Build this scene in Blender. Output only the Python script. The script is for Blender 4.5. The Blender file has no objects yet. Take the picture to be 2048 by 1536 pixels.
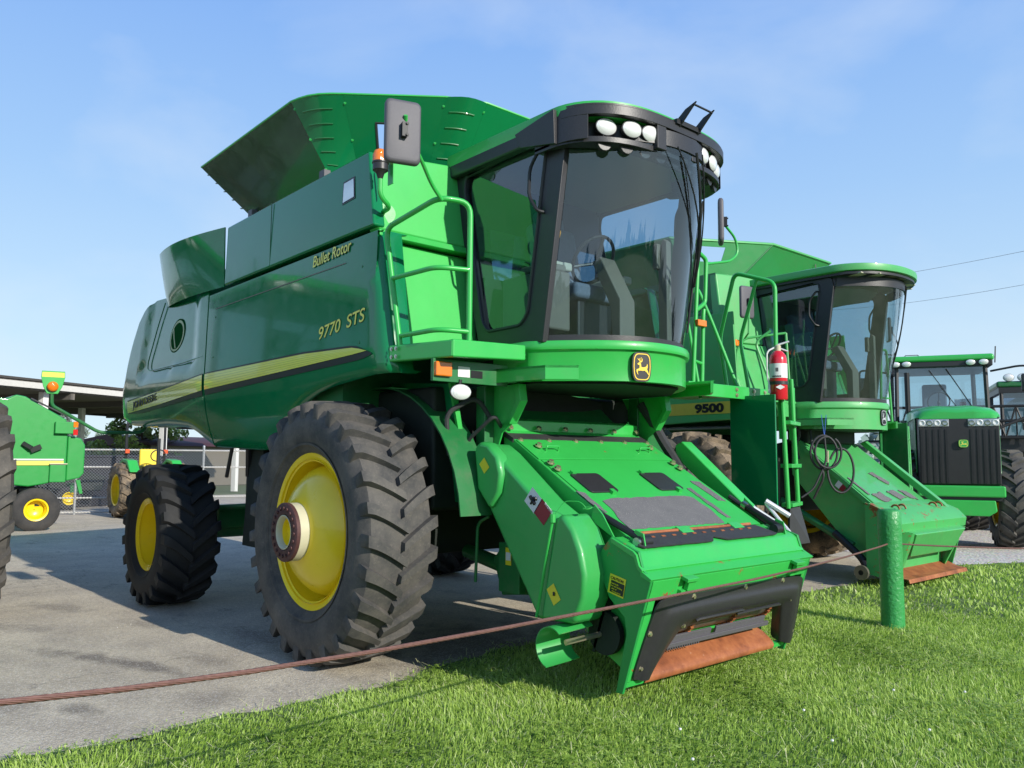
import bpy, bmesh, math, random
import numpy as np
from mathutils import Vector, Matrix
random.seed(7); rng=np.random.default_rng(11)
sc=bpy.context.scene; COL=sc.collection
PI=math.pi; R_=math.radians
# ------------------------------------------------------------------ materials
def newmat(name):
    m=bpy.data.materials.new(name); m.use_nodes=True; nt=m.node_tree; nt.nodes.clear()
    out=nt.nodes.new('ShaderNodeOutputMaterial'); b=nt.nodes.new('ShaderNodeBsdfPrincipled')
    nt.links.new(b.outputs[0],out.inputs[0]); return m,nt,b,out
def N(nt,t,**k):
    n=nt.nodes.new(t)
    for a,v in k.items():
        if a in n.inputs.keys(): n.inputs[a].default_value=v
        else: setattr(n,a,v)
    return n
def noise(nt,scale,detail=4,rough=.6,coord='Object',vec=None,stretch=None):
    if vec is None:
        tc=N(nt,'ShaderNodeTexCoord'); vec=tc.outputs[coord]
    if stretch:
        mp=N(nt,'ShaderNodeMapping'); mp.inputs['Scale'].default_value=stretch; nt.links.new(vec,mp.inputs[0]); vec=mp.outputs[0]
    n=N(nt,'ShaderNodeTexNoise'); n.inputs['Scale'].default_value=scale; n.inputs['Detail'].default_value=detail; n.inputs['Roughness'].default_value=rough
    nt.links.new(vec,n.inputs['Vector']); return n.outputs['Fac']
def ramp(nt,fac,stops):
    r=N(nt,'ShaderNodeValToRGB'); e=r.color_ramp.elements
    while len(e)<len(stops): e.new(.5)
    for i,(p,c) in enumerate(stops):
        e[i].position=p; e[i].color=(c[0],c[1],c[2],1) if hasattr(c,'__len__') else (c,c,c,1)
    nt.links.new(fac,r.inputs[0]); return r.outputs[0]
def mix(nt,f,a,b,mode='MIX'):
    m=N(nt,'ShaderNodeMix',data_type='RGBA',blend_type=mode)
    for sock,v in ((m.inputs[0],f),(m.inputs[6],a),(m.inputs[7],b)):
        if hasattr(v,'is_linked'): nt.links.new(v,sock)
        elif hasattr(v,'__len__'): sock.default_value=(v[0],v[1],v[2],1)
        else: sock.default_value=v
    return m.outputs[2]
def bump(nt,b,h,strength=.3,dist=.01):
    n=N(nt,'ShaderNodeBump'); n.inputs['Strength'].default_value=strength; n.inputs['Distance'].default_value=dist
    nt.links.new(h,n.inputs['Height']); nt.links.new(n.outputs[0],b.inputs['Normal'])
def paint(name,c,rough=.3,coat=.6,dirt=.12,dirtc=(.16,.14,.11),wave=.0,spec=.5):
    m,nt,b,o=newmat(name)
    n1=noise(nt,2.2,5); n2=noise(nt,38,3)
    v=mix(nt,n1,[x*.90 for x in c],[min(1,x*1.10) for x in c])
    d=ramp(nt,noise(nt,6,7,.72),[(.48,0),(.80,dirt)])
    v=mix(nt,d,v,dirtc); nt.links.new(v,b.inputs['Base Color'])
    rr=ramp(nt,noise(nt,9,5),[(.3,max(.04,rough-.06)),(.8,rough+.14)]); nt.links.new(rr,b.inputs['Roughness'])
    b.inputs['Coat Weight'].default_value=coat; b.inputs['Coat Roughness'].default_value=.05
    b.inputs['Specular IOR Level'].default_value=spec
    if wave: bump(nt,b,noise(nt,1.7,2),wave,.05)
    return m
def plain(name,c,rough=.5,metal=0,var=.15,scale=12,bmp=0,coat=0):
    m,nt,b,o=newmat(name)
    v=mix(nt,noise(nt,scale,5),[x*(1-var) for x in c],[min(1,x*(1+var)) for x in c]); nt.links.new(v,b.inputs['Base Color'])
    b.inputs['Roughness'].default_value=rough; b.inputs['Metallic'].default_value=metal; b.inputs['Coat Weight'].default_value=coat
    if bmp: bump(nt,b,noise(nt,scale*4,4),bmp,.01)
    return m
def emissless(name,c,rough=.15,trans=.0):
    m,nt,b,o=newmat(name); b.inputs['Base Color'].default_value=(*c,1); b.inputs['Roughness'].default_value=rough
    b.inputs['Coat Weight'].default_value=.5
    w=N(nt,'ShaderNodeTexWave'); w.inputs['Scale'].default_value=60; tc=N(nt,'ShaderNodeTexCoord'); nt.links.new(tc.outputs['Object'],w.inputs[0]); bump(nt,b,w.outputs['Fac'],.35,.004)
    return m
GREEN=(.034,.44,.074)
M={}
M['green']=paint('green_paint',GREEN,.36,.35,.14,(.20,.20,.13))
M['green_baler']=paint('green_baler_paint',(.018,.30,.05),.40,.3,.05)
M['flap_reflect_paint']=paint('flap_reflect_paint',(.030,.055,.022),.16,.8,.05,wave=.01)  # olive tone stands in for asphalt reflected in the green flap
M['green_wall']=paint('green_wall_paint',(.06,.50,.10),.5,.2,.05)
M['green_side_shaded']=paint('green_body_shaded_paint',(.005,.19,.064),.14,.50,.02,wave=.010,spec=.25)  # green with side shade and blue sky light mixed into the colour
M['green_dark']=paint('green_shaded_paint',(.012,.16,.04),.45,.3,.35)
M['green_old']=paint('green_faded_paint',(.07,.41,.11),.42,.3,.30,(.22,.17,.10))
M['green_old_side']=paint('green_old_tank_paint',(.03,.26,.07),.35,.4,.15)
M['green_worn_shaded']=paint('green_worn_shaded_paint',(.035,.36,.075),.40,.3,.08)  # darker green: shade of the unlit shield faces is in the colour
# worn: rust chips
def worn(name,base,amount):
    m,nt,b,o=newmat(name)
    rust=mix(nt,noise(nt,25,5),(.20,.06,.02),(.38,.14,.05))
    mk=ramp(nt,noise(nt,7,8,.75),[(amount,0),(amount+.035,1)])
    v=mix(nt,noise(nt,3,4),[x*.85 for x in base],[x*1.1 for x in base]); v=mix(nt,mk,v,rust)
    nt.links.new(v,b.inputs['Base Color']); b.inputs['Roughness'].default_value=.42
    bump(nt,b,mk,.2,.004); return m
M['green_rusty']=worn('green_rusty_paint',GREEN,.60)
M['green_chipped']=worn('green_chipped_paint',GREEN,.665)
M['green_plate_shaded']=worn('green_plate_shaded_paint',(.02,.30,.06),.64)  # rust chips over green with the plate's side shade painted in
M['green_old_rusty']=worn('old_green_rusty_paint',(.07,.41,.11),.58)
def rustmat():
    m,nt,b,o=newmat('rust')
    v=ramp(nt,noise(nt,5,8,.7),[(.25,(.09,.028,.012)),(.40,(.24,.07,.025)),(.55,(.36,.115,.04)),(.68,(.42,.16,.06)),(.85,(.52,.33,.22))])
    v=mix(nt,ramp(nt,noise(nt,40,5),[(.68,0),(.75,.5)]),v,(.65,.5,.4)); nt.links.new(v,b.inputs['Base Color']); b.inputs['Roughness'].default_value=.6
    bump(nt,b,noise(nt,60,5),.3,.004); return m
M['rust']=rustmat()
M['yellow']=paint('yellow_paint',(.93,.67,.010),.32,.4,.10,(.30,.20,.08))
M['stripe']=plain('yellow_decal',(.88,.84,.14),.3,0,.04)
M['ribbed_plain']=plain('reflective_yellow',(.80,.85,.10),.35,0,.03)
M['galv']=plain('galvanised_steel',(.42,.43,.44),.45,.6,.1)
M['yellow_old']=plain('yellow_faded_decal',(.62,.52,.06),.4,0,.1)
M['blue']=plain('blue_cord',(.03,.12,.5),.6)
M['seat_yellow']=plain('yellow_vinyl',(.80,.60,.05),.45)
M['redorange']=plain('red_orange_lens',(.75,.10,.03),.3)
M['emblem_yellow']=plain('emblem_yellow',(.95,.64,.05),.35,0,.03)
M['black_decal']=plain('black_decal',(.010,.009,.010),.4,0,.1)
def stripem():
    m,nt,b,o=newmat('ribbed_yellow_decal'); tc=N(nt,'ShaderNodeTexCoord'); sp=N(nt,'ShaderNodeSeparateXYZ'); nt.links.new(tc.outputs['UV'],sp.inputs[0])
    mm=N(nt,'ShaderNodeMath',operation='MULTIPLY'); mm.inputs[1].default_value=6.0; nt.links.new(sp.outputs[1],mm.inputs[0])
    fr=N(nt,'ShaderNodeMath',operation='FRACT'); nt.links.new(mm.outputs[0],fr.inputs[0])
    v=mix(nt,ramp(nt,fr.outputs[0],[(.76,0),(.84,1)]),(.86,.84,.12),(.55,.55,.08)); nt.links.new(v,b.inputs['Base Color']); b.inputs['Roughness'].default_value=.22; b.inputs['Coat Weight'].default_value=.5; return m
M['ribbed']=stripem()
def rubber(name,dust=.5,base=.022,dc=(.17,.145,.12)):
    m,nt,b,o=newmat(name)
    geo=N(nt,'ShaderNodeNewGeometry')
    d=ramp(nt,noise(nt,4.5,8,.7),[(.35,0),(.75,dust)])
    d2=ramp(nt,noise(nt,55,3,.6),[(.55,0),(.72,dust*.35)])
    a=N(nt,'ShaderNodeMath',operation='ADD'); nt.links.new(d,a.inputs[0]); nt.links.new(d2,a.inputs[1]); a.use_clamp=True
    v=mix(nt,a.outputs[0],(base,base*1.02,base*1.05),dc); nt.links.new(v,b.inputs['Base Color']); b.inputs['Roughness'].default_value=.72; b.inputs['Specular IOR Level'].default_value=.35
    bump(nt,b,noise(nt,90,4),.25,.003); return m
M['rubber']=rubber('tyre_rubber',.25,.028)
M['rubber_tread']=rubber('tyre_tread_rubber',.55,.045,(.21,.185,.155))
M['rubber_new']=rubber('tyre_rubber_dark',.18,.02,(.08,.08,.08))
M['rubber_mud']=rubber('tyre_rubber_muddy',.95,.03,(.42,.31,.20))
M['black']=plain('black_plastic',(.028,.027,.03),.42,0,.2,20,.1)
M['grey_plastic']=plain('grey_plastic',(.105,.10,.115),.55,0,.1,60,.15)
M['black_rubber']=plain('black_rubber',(.035,.035,.038),.6,0,.25,10,.15)
M['black_steel']=plain('black_steel',(.02,.021,.024),.5,.2,.3)
M['dark']=plain('dark_machinery',(.012,.018,.014),.7,0,.4)
def matte(n,c):
    m,nt,b,o=newmat(n); b.inputs['Base Color'].default_value=(*c,1); b.inputs['Roughness'].default_value=1; b.inputs['Specular IOR Level'].default_value=0; return m
M['ring_pale']=matte('pale_reflection',(.62,.66,.42)); M['oval_dark']=matte('dark_reflection',(.012,.075,.02))  # flat colours for the painted oval reflection
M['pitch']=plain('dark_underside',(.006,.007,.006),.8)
M['steel']=plain('bright_steel',(.55,.54,.50),.28,1,.2)
M['zinc']=plain('zinc_bolt',(.62,.55,.38),.3,.8,.2)
M['silver']=plain('silver_bar',(.62,.64,.66),.4,.3,.1)
M['white']=plain('white_paint',(.78,.77,.74),.45,0,.06)
M['fence_white']=plain('weathered_white',(.62,.60,.56),.6,0,.15)
M['offwhite']=plain('label_white',(.72,.72,.72),.4,0,.05)
M['ivory']=plain('ivory_ring',(.52,.49,.34),.5,0,.15,8)
M['red']=plain('red_paint',(.62,.015,.03),.22,0,.1,6,0,.6)
M['redlabel']=plain('red_label',(.28,.02,.03),.4)
M['ylabel']=plain('yellow_label',(.80,.66,.03),.4,0,.04)
M['orange']=emissless('amber_lens',(.85,.20,.012),.12)
M['redlens']=emissless('red_lens',(.6,.02,.02),.15)
def lens():
    m,nt,b,o=newmat('lamp_lens'); b.inputs['Roughness'].default_value=.25; b.inputs['Metallic'].default_value=.15
    w=N(nt,'ShaderNodeTexWave'); w.inputs['Scale'].default_value=40; w.inputs['Distortion'].default_value=.2; w.bands_direction='Y'; tc=N(nt,'ShaderNodeTexCoord'); nt.links.new(tc.outputs['Object'],w.inputs[0])
    w2=N(nt,'ShaderNodeTexWave'); w2.inputs['Scale'].default_value=20; w2.inputs['Distortion'].default_value=.2; w2.bands_direction='Z'; nt.links.new(tc.outputs['Object'],w2.inputs[0])
    v=mix(nt,w.outputs['Fac'],(.74,.75,.76),(.95,.95,.94)); nt.links.new(v,b.inputs['Base Color']); bump(nt,b,w.outputs['Fac'],.25,.004)
    b.inputs['Coat Weight'].default_value=1; return m
M['lens']=lens()
M['taupe']=plain('taupe_trim',(.17,.15,.115),.55,0,.1)
M['beige']=plain('beige_trim',(.50,.47,.38),.6,0,.1)
M['seat']=plain('grey_blue_cloth',(.15,.18,.24),.85,0,.2,40)
M['teal']=plain('teal_trim',(.05,.40,.27),.4,0,.1)
def grit():
    m,nt,b,o=newmat('grip_tape'); sp=ramp(nt,noise(nt,260,2,.5),[(.66,0),(.72,1)])
    v=mix(nt,noise(nt,8,5),(.10,.10,.105),(.17,.165,.165)); v=mix(nt,sp,v,(.6,.55,.5)); nt.links.new(v,b.inputs['Base Color']); b.inputs['Roughness'].default_value=.85; bump(nt,b,noise(nt,300,2),.5,.003); return m
M['grit']=grit()
def glass(name,tint,refl=1.0,dust=.05):
    m=bpy.data.materials.new(name); m.use_nodes=True; nt=m.node_tree; nt.nodes.clear()
    out=N(nt,'ShaderNodeOutputMaterial'); t=N(nt,'ShaderNodeBsdfTransparent'); t.inputs[0].default_value=(*tint,1)
    g=N(nt,'ShaderNodeBsdfGlossy'); g.inputs['Roughness'].default_value=.02; g.inputs['Color'].default_value=(.9,.95,1,1)
    ge=N(nt,'ShaderNodeNewGeometry'); dt=N(nt,'ShaderNodeVectorMath',operation='DOT_PRODUCT'); nt.links.new(ge.outputs['Incoming'],dt.inputs[0]); nt.links.new(ge.outputs['Normal'],dt.inputs[1])
    ab=N(nt,'ShaderNodeMath',operation='ABSOLUTE'); nt.links.new(dt.outputs['Value'],ab.inputs[0])
    om=N(nt,'ShaderNodeMath',operation='SUBTRACT'); om.inputs[0].default_value=1; nt.links.new(ab.outputs[0],om.inputs[1])
    pw=N(nt,'ShaderNodeMath',operation='POWER'); nt.links.new(om.outputs[0],pw.inputs[0]); pw.inputs[1].default_value=4
    mu=N(nt,'ShaderNodeMath',operation='MULTIPLY_ADD'); nt.links.new(pw.outputs[0],mu.inputs[0]); mu.inputs[1].default_value=.9; mu.inputs[2].default_value=.07*refl; mu.use_clamp=True
    mx=N(nt,'ShaderNodeMixShader'); nt.links.new(mu.outputs[0],mx.inputs[0]); nt.links.new(t.outputs[0],mx.inputs[1]); nt.links.new(g.outputs[0],mx.inputs[2])
    d=N(nt,'ShaderNodeBsdfDiffuse'); d.inputs[0].default_value=(.5,.5,.48,1)
    m2=N(nt,'ShaderNodeMixShader'); f=ramp(nt,noise(nt,5,6,.7),[(.4,dust*.3),(.8,dust*1.6)]); nt.links.new(f,m2.inputs[0]); nt.links.new(mx.outputs[0],m2.inputs[1]); nt.links.new(d.outputs[0],m2.inputs[2])
    nt.links.new(m2.outputs[0],out.inputs[0]); return m
M['glass']=glass('tinted_glass',(.64,.79,.85),1.4,.012)
M['glass_dark']=glass('door_glass',(.45,.58,.66),1.7,.03)
def rg():
    m,nt,b,o=newmat('rear_window_glass'); b.inputs['Base Color'].default_value=(.35,.42,.45,1); b.inputs['Metallic'].default_value=.85; b.inputs['Roughness'].default_value=.06; return m
M['rear_glass']=rg()
M['glass_old']=glass('cab_glass',(.60,.74,.78),1.9,.03)
# ------------------------------------------------------------------ mesh builder
class MB:
    def __init__(s): s.v=[]; s.f=[]; s.uv=None
    def add(s,vs,fs):
        o=len(s.v); s.v+= [tuple(p) for p in vs]; s.f+=[tuple(i+o for i in f) for f in fs]; return s
    def box(s,c,d,rot=None,taper=None):
        hx,hy,hz=d[0]/2,d[1]/2,d[2]/2
        P=[(-hx,-hy,-hz),(hx,-hy,-hz),(hx,hy,-hz),(-hx,hy,-hz),(-hx,-hy,hz),(hx,-hy,hz),(hx,hy,hz),(-hx,hy,hz)]
        if taper: P=[(p[0]*taper,p[1]*taper,p[2]) if p[2]>0 else p for p in P]
        m=rot if rot is not None else Matrix.Identity(3)
        P=[tuple(m@Vector(p)+Vector(c)) for p in P]
        return s.add(P,[(0,3,2,1),(4,5,6,7),(0,1,5,4),(1,2,6,5),(2,3,7,6),(3,0,4,7)])
    def hexa(s,P): # 8 pts: bottom 4 ccw, top 4
        return s.add(P,[(0,3,2,1),(4,5,6,7),(0,1,5,4),(1,2,6,5),(2,3,7,6),(3,0,4,7)])
    def prism(s,pts,axis,a,b):
        # pts 2D polygon; axis 'Y': pts=(x,z) ; 'X': (y,z) ; 'Z': (x,y)
        def P(p,t):
            return (p[0],t,p[1]) if axis=='Y' else (t,p[0],p[1]) if axis=='X' else (p[0],p[1],t)
        n=len(pts); V=[P(p,a) for p in pts]+[P(p,b) for p in pts]
        F=[tuple(range(n))[::-1],tuple(range(n,2*n))]+[(i,(i+1)%n,n+(i+1)%n,n+i) for i in range(n)]
        return s.add(V,F)
    def slab(s,A,B,C_,D,t): # quad with thickness along normal (t inward)
        A,B,C_,D=map(Vector,(A,B,C_,D)); n=(B-A).cross(D-A).normalized()*t
        return s.hexa([tuple(A+n),tuple(B+n),tuple(C_+n),tuple(D+n),tuple(A),tuple(B),tuple(C_),tuple(D)])
    def tube(s,pts,r,n=10,close=False,caps=True,radii=None):
        P=[Vector(p) for p in pts]; k=len(P); rings=[]
        up=None
        for i in range(k):
            if close: t=(P[(i+1)%k]-P[i-1]).normalized()
            elif i==0: t=(P[1]-P[0]).normalized()
            elif i==k-1: t=(P[-1]-P[-2]).normalized()
            else: t=((P[i+1]-P[i]).normalized()+(P[i]-P[i-1]).normalized()).normalized()
            if up is None:
                up=Vector((0,0,1)) if abs(t.z)<.9 else Vector((1,0,0))
            a=(up-t*up.dot(t))
            if a.length<1e-4: a=Vector((1,.3,.1))-t*Vector((1,.3,.1)).dot(t)
            a.normalize(); b=t.cross(a); up=a
            rr=radii[i] if radii else r
            rings.append([tuple(P[i]+(a*math.cos(2*PI*j/n)+b*math.sin(2*PI*j/n))*rr) for j in range(n)])
        V=[p for q in rings for p in q]; F=[]
        for i in range(k if close else k-1):
            i2=(i+1)%k
            for j in range(n): F.append((i*n+j,i*n+(j+1)%n,i2*n+(j+1)%n,i2*n+j))
        if caps and not close: F.append(tuple(range(n))[::-1]); F.append(tuple((k-1)*n+j for j in range(n)))
        return s.add(V,F)
    def lathe(s,prof,c,axis='Y',n=48,closed=False):
        # prof: (r, h) along axis
        V=[];k=len(prof)
        for j in range(n):
            a=2*PI*j/n; ca,sa=math.cos(a),math.sin(a)
            for r,h in prof:
                if axis=='Y': V.append((c[0]+r*ca,c[1]+h,c[2]+r*sa))
                elif axis=='X': V.append((c[0]+h,c[1]+r*ca,c[2]+r*sa))
                else: V.append((c[0]+r*ca,c[1]+r*sa,c[2]+h))
        F=[]
        for j in range(n):
            j2=(j+1)%n
            for i in range(k-1 if not closed else k):
                i2=(i+1)%k; F.append((j*k+i,j*k+i2,j2*k+i2,j2*k+i))
        return s.add(V,F)
    def disc(s,c,r,nrm,n=24,t=.01,rx=None):
        nrm=Vector(nrm).normalized(); q=nrm.to_track_quat('Z','Y').to_matrix(); rx=rx or r
        V=[tuple(Vector(c)+q@Vector((rx*math.cos(2*PI*j/n),r*math.sin(2*PI*j/n),z))) for z in (0,t) for j in range(n)]
        F=[tuple(range(n))[::-1],tuple(range(n,2*n))]+[(i,(i+1)%n,n+(i+1)%n,n+i) for i in range(n)]
        return s.add(V,F)
    def bolt(s,c,nrm,r=.014,h=.012):
        return s.disc(c,r,nrm,6,h).disc(c,r*1.6,nrm,12,h*.25)
    def grid(s,rows,close=False):
        k=len(rows[0]); V=[p for r in rows for p in r]; F=[]
        for i in range(len(rows)-1):
            for j in range(k-1): F.append((i*k+j,i*k+j+1,(i+1)*k+j+1,(i+1)*k+j))
        return s.add(V,F)
    def sphere(s,c,r,n=12,sc=(1,1,1)):
        V=[];F=[]
        for i in range(n+1):
            a=PI*i/n
            for j in range(2*n):
                b=PI*j/n; V.append((c[0]+r*sc[0]*math.sin(a)*math.cos(b),c[1]+r*sc[1]*math.sin(a)*math.sin(b),c[2]+r*sc[2]*math.cos(a)))
        for i in range(n):
            for j in range(2*n): F.append((i*2*n+j,i*2*n+(j+1)%(2*n),(i+1)*2*n+(j+1)%(2*n),(i+1)*2*n+j))
        return s.add(V,F)
    def pieces(s):
        n=len(s.v); par=list(range(n))
        def find(a):
            while par[a]!=a: par[a]=par[par[a]]; a=par[a]
            return a
        key={}
        for i,p in enumerate(s.v):
            k=(round(p[0],4),round(p[1],4),round(p[2],4))
            if k in key: par[find(i)]=find(key[k])
            else: key[k]=i
        for f in s.f:
            a=find(f[0])
            for b in f[1:]: par[find(b)]=a
        isl={}
        for i in range(n): isl.setdefault(find(i),[]).append(i)
        used={find(f[0]) for f in s.f}; isl={k:v for k,v in isl.items() if k in used}
        if len(isl)<2 or len(isl)>150: return None
        ks=list(isl); box=[]
        for k in ks:
            P=[s.v[i] for i in isl[k]]; lo=[min(p[a] for p in P) for a in range(3)]; hi=[max(p[a] for p in P) for a in range(3)]; box.append((lo,hi,max(hi[a]-lo[a] for a in range(3))))
        q=list(range(len(ks)))
        def f2(a):
            while q[a]!=a: a=q[a]
            return a
        for i in range(len(ks)):
            for j in range(i):
                g=math.sqrt(sum(max(0,box[i][0][a]-box[j][1][a],box[j][0][a]-box[i][1][a])**2 for a in range(3)))
                if g<=max(.02,.5*max(box[i][2],box[j][2])): q[f2(i)]=f2(j)
        cl={f2(i) for i in range(len(ks))}
        if len(cl)<2: return None
        out=[]
        own={k:f2(i) for i,k in enumerate(ks)}
        for c in cl:
            m=MB(); mp={}
            for f in s.f:
                if own[find(f[0])]==c:
                    g=[]
                    for i in f:
                        if i not in mp: mp[i]=len(m.v); m.v.append(s.v[i])
                        g.append(mp[i])
                    m.f.append(tuple(g))
            out.append(m)
        out.sort(key=lambda m:-len(m.v)); return out
    def build(s,name,m,parent=None,bevel=0,ang=35,solid=0,label=None,flip=True,split=True):
        pc=s.pieces() if split and parent is not None else None
        if pc:
            if name.endswith('bolts') or name.endswith('rivets') or name.endswith('straps'): name=name[:-1]
            r=[x.build(name,m,parent,bevel,ang,solid,label,flip,False) for x in pc]; return r[0]
        me=bpy.data.meshes.new(name); me.from_pydata(s.v,[],s.f)
        bm=bmesh.new(); bm.from_mesh(me)
        bmesh.ops.remove_doubles(bm,verts=bm.verts,dist=1e-5)
        if flip: bmesh.ops.recalc_face_normals(bm,faces=bm.faces)
        bm.to_mesh(me); bm.free()
        me.materials.append(m if not isinstance(m,str) else M[m])
        for p in me.polygons: p.use_smooth=True
        me.set_sharp_from_angle(angle=R_(ang))
        o=bpy.data.objects.new(name,me); COL.objects.link(o)
        if parent: o.parent=parent
        if solid:
            md=o.modifiers.new('solid','SOLIDIFY'); md.thickness=solid; md.offset=0; es=o.modifiers.new('split','EDGE_SPLIT'); es.split_angle=R_(ang)
        if bevel:
            md=o.modifiers.new('bevel','BEVEL'); md.width=bevel; md.segments=2; md.limit_method='ANGLE'; md.angle_limit=R_(40); md.harden_normals=True
        if label: o['label']=label
        return o
def thing(name,label,cat,loc=(0,0,0),rz=0,group=None):
    o=bpy.data.objects.new(name,None); COL.objects.link(o); o.location=loc; o.rotation_euler=(0,0,rz); o.empty_display_size=.2
    o['label']=label; o['category']=cat
    if group: o['group']=group
    return o
def tag(o,label=None,cat=None,group=None,kind=None):
    if label: o['label']=label
    if cat: o['category']=cat
    if group: o['group']=group
    if kind: o['kind']=kind
    return o
def copy_tree(o,parent=None):
    c=o.copy(); COL.objects.link(c)
    if parent: c.parent=parent
    for ch in [x for x in bpy.data.objects if x.parent==o]: copy_tree(ch,c)
    return c
def smooth_path(pts,r=.06,n=5):
    # round the corners of a polyline
    P=[Vector(p) for p in pts]; out=[P[0]]
    for i in range(1,len(P)-1):
        a=(P[i-1]-P[i]); b=(P[i+1]-P[i]); la,lb=a.length,b.length; d=min(r,la*.45,lb*.45)
        A=P[i]+a.normalized()*d; B=P[i]+b.normalized()*d
        for k in range(n+1):
            t=k/n; out.append(A*(1-t)**2+P[i]*2*t*(1-t)+B*t*t)
    out.append(P[-1]); return [tuple(p) for p in out]
def text_mesh(name,body,size,m,parent,origin,xdir,ydir,extr=.001,offset=0,shear=0,space=1.0,fitw=None,label=None):
    cu=bpy.data.curves.new('txt','FONT'); cu.body=body; cu.size=size; cu.extrude=extr; cu.offset=offset; cu.shear=shear; cu.space_character=space; cu.fill_mode='BOTH'
    t=bpy.data.objects.new('txt',cu); COL.objects.link(t)
    dg=bpy.context.evaluated_depsgraph_get(); me=bpy.data.meshes.new_from_object(t.evaluated_get(dg))
    bpy.data.objects.remove(t); bpy.data.curves.remove(cu); me.name=name
    X=Vector(xdir).normalized(); Y=Vector(ydir); Y=(Y-X*Y.dot(X)).normalized(); Z=X.cross(Y)
    w=max(v.co.x for v in me.vertices); sx=(fitw/w) if fitw else 1
    for v in me.vertices:
        p=v.co.copy(); v.co=Vector(origin)+X*(p.x*sx)+Y*p.y+Z*p.z
    me.materials.clear(); me.materials.append(M[m]); o=bpy.data.objects.new(name,me); COL.objects.link(o); o.parent=parent
    if label: o['label']=label
    return o
# ------------------------------------------------------------------ wheels
def tyre_bm(c,R,rim,w,lugs,lh=.045,lw=.05,sweep=.22,side_out=.03,tread_w=None,direction=-1,over=.06,taper=1.0):
    """carcass + lugs. axle along Y. c=centre"""
    mb=MB(); h=w/2; Rc=R-lh
    prof=[(rim,-h*.78),(rim+.03,-h*.90),(rim+(Rc-rim)*.35,-h*1.02),(rim+(Rc-rim)*.65,-h*1.03),(Rc-.07,-h*.97),(Rc-.022,-h*.86),(Rc-.006,-h*.55),(Rc,0),
          (Rc-.006,h*.55),(Rc-.022,h*.86),(Rc-.07,h*.97),(rim+(Rc-rim)*.65,h*1.03),(rim+(Rc-rim)*.35,h*1.02),(rim+.03,h*.90),(rim,h*.78)]
    mb.lathe(prof,c,'Y',72)
    # bead ring
    for sgn in (-1,1): mb.lathe([(rim+.045,sgn*h*.93),(rim+.06,sgn*h*.985),(rim+.075,sgn*h*.99)],c,'Y',72)
    def surf(t,off):  # t in [0,1.1] from shoulder-side to centre ; returns radius, |y|
        y=h*(1.0-t*(1+over))
        if t<0.0: pass
        ay=abs(y)/h
        base=Rc-.006*min(1,ay/.55) - (.016*max(0,(ay-.55)/.31) if ay>.55 else 0)- (.05*max(0,(ay-.86)/.11) if ay>.86 else 0)
        return base,y
    K=7
    for sgn in (-1,1):
        for i in range(lugs):
            th0=2*PI*(i+(.5 if sgn>0 else 0))/lugs
            rows=[]
            for k in range(K+1):
                t=k/K; base,y=surf(t,0)
                th=th0+direction*sweep*(t**1.25)
                hw=(lw*.5*(1.35-.45*t))/R
                top=R-(.012*(1-t)) - (.02 if k==0 else 0)
                skew=direction*.35*lw/R
                yy=sgn*y
                rows.append([((base-.02)*1,th-hw*1.35,yy),(top,th-hw,yy),(top,th+hw,yy),((base-.02),th+hw*1.35,yy)])
            # sidewall extension of lug
            t0=rows[0]
            ext=[(Rc-.10,a[1],sgn*h*.99) for a in t0]
            ext=[(Rc-.11,t0[0][1],sgn*h*.98),(Rc-.075,t0[1][1],sgn*h*1.005),(Rc-.075,t0[2][1],sgn*h*1.005),(Rc-.11,t0[3][1],sgn*h*.98)]
            rows=[ext]+rows
            # push shoulder outward
            rows[1]=[(r,a,sgn*h*(1.0 if q in(1,2) else .98)) for q,(r,a,y) in enumerate(rows[1])]
            V=[(c[0]+r*math.cos(a),c[1]+y,c[2]+r*math.sin(a)) for row in rows for r,a,y in row]
            F=[]
            n=len(rows)
            for q in range(n-1):
                for j in range(3): F.append((q*4+j,q*4+j+1,(q+1)*4+j+1,(q+1)*4+j))
            F.append((0,1,2,3)); F.append(tuple((n-1)*4+j for j in (3,2,1,0)))
            mb.add(V,F)
    return mb
def plain_tyre(c,R,rim,w,n=48,ribs=4):
    h=w/2; prof=[(rim,-h*.7),(rim+.02,-h*.9),(rim+(R-rim)*.5,-h),(R-.03,-h*.85)]
    for i in range(ribs*2+1):
        y=-h*.7+h*1.4*i/(ribs*2); prof+= [(R-(0 if i%2==0 else .012),y)]
    prof+=[(R-.03,h*.85),(rim+(R-rim)*.5,h),(rim+.02,h*.9),(rim,h*.7)]
    return MB().lathe(prof,c,'Y',n)
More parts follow.
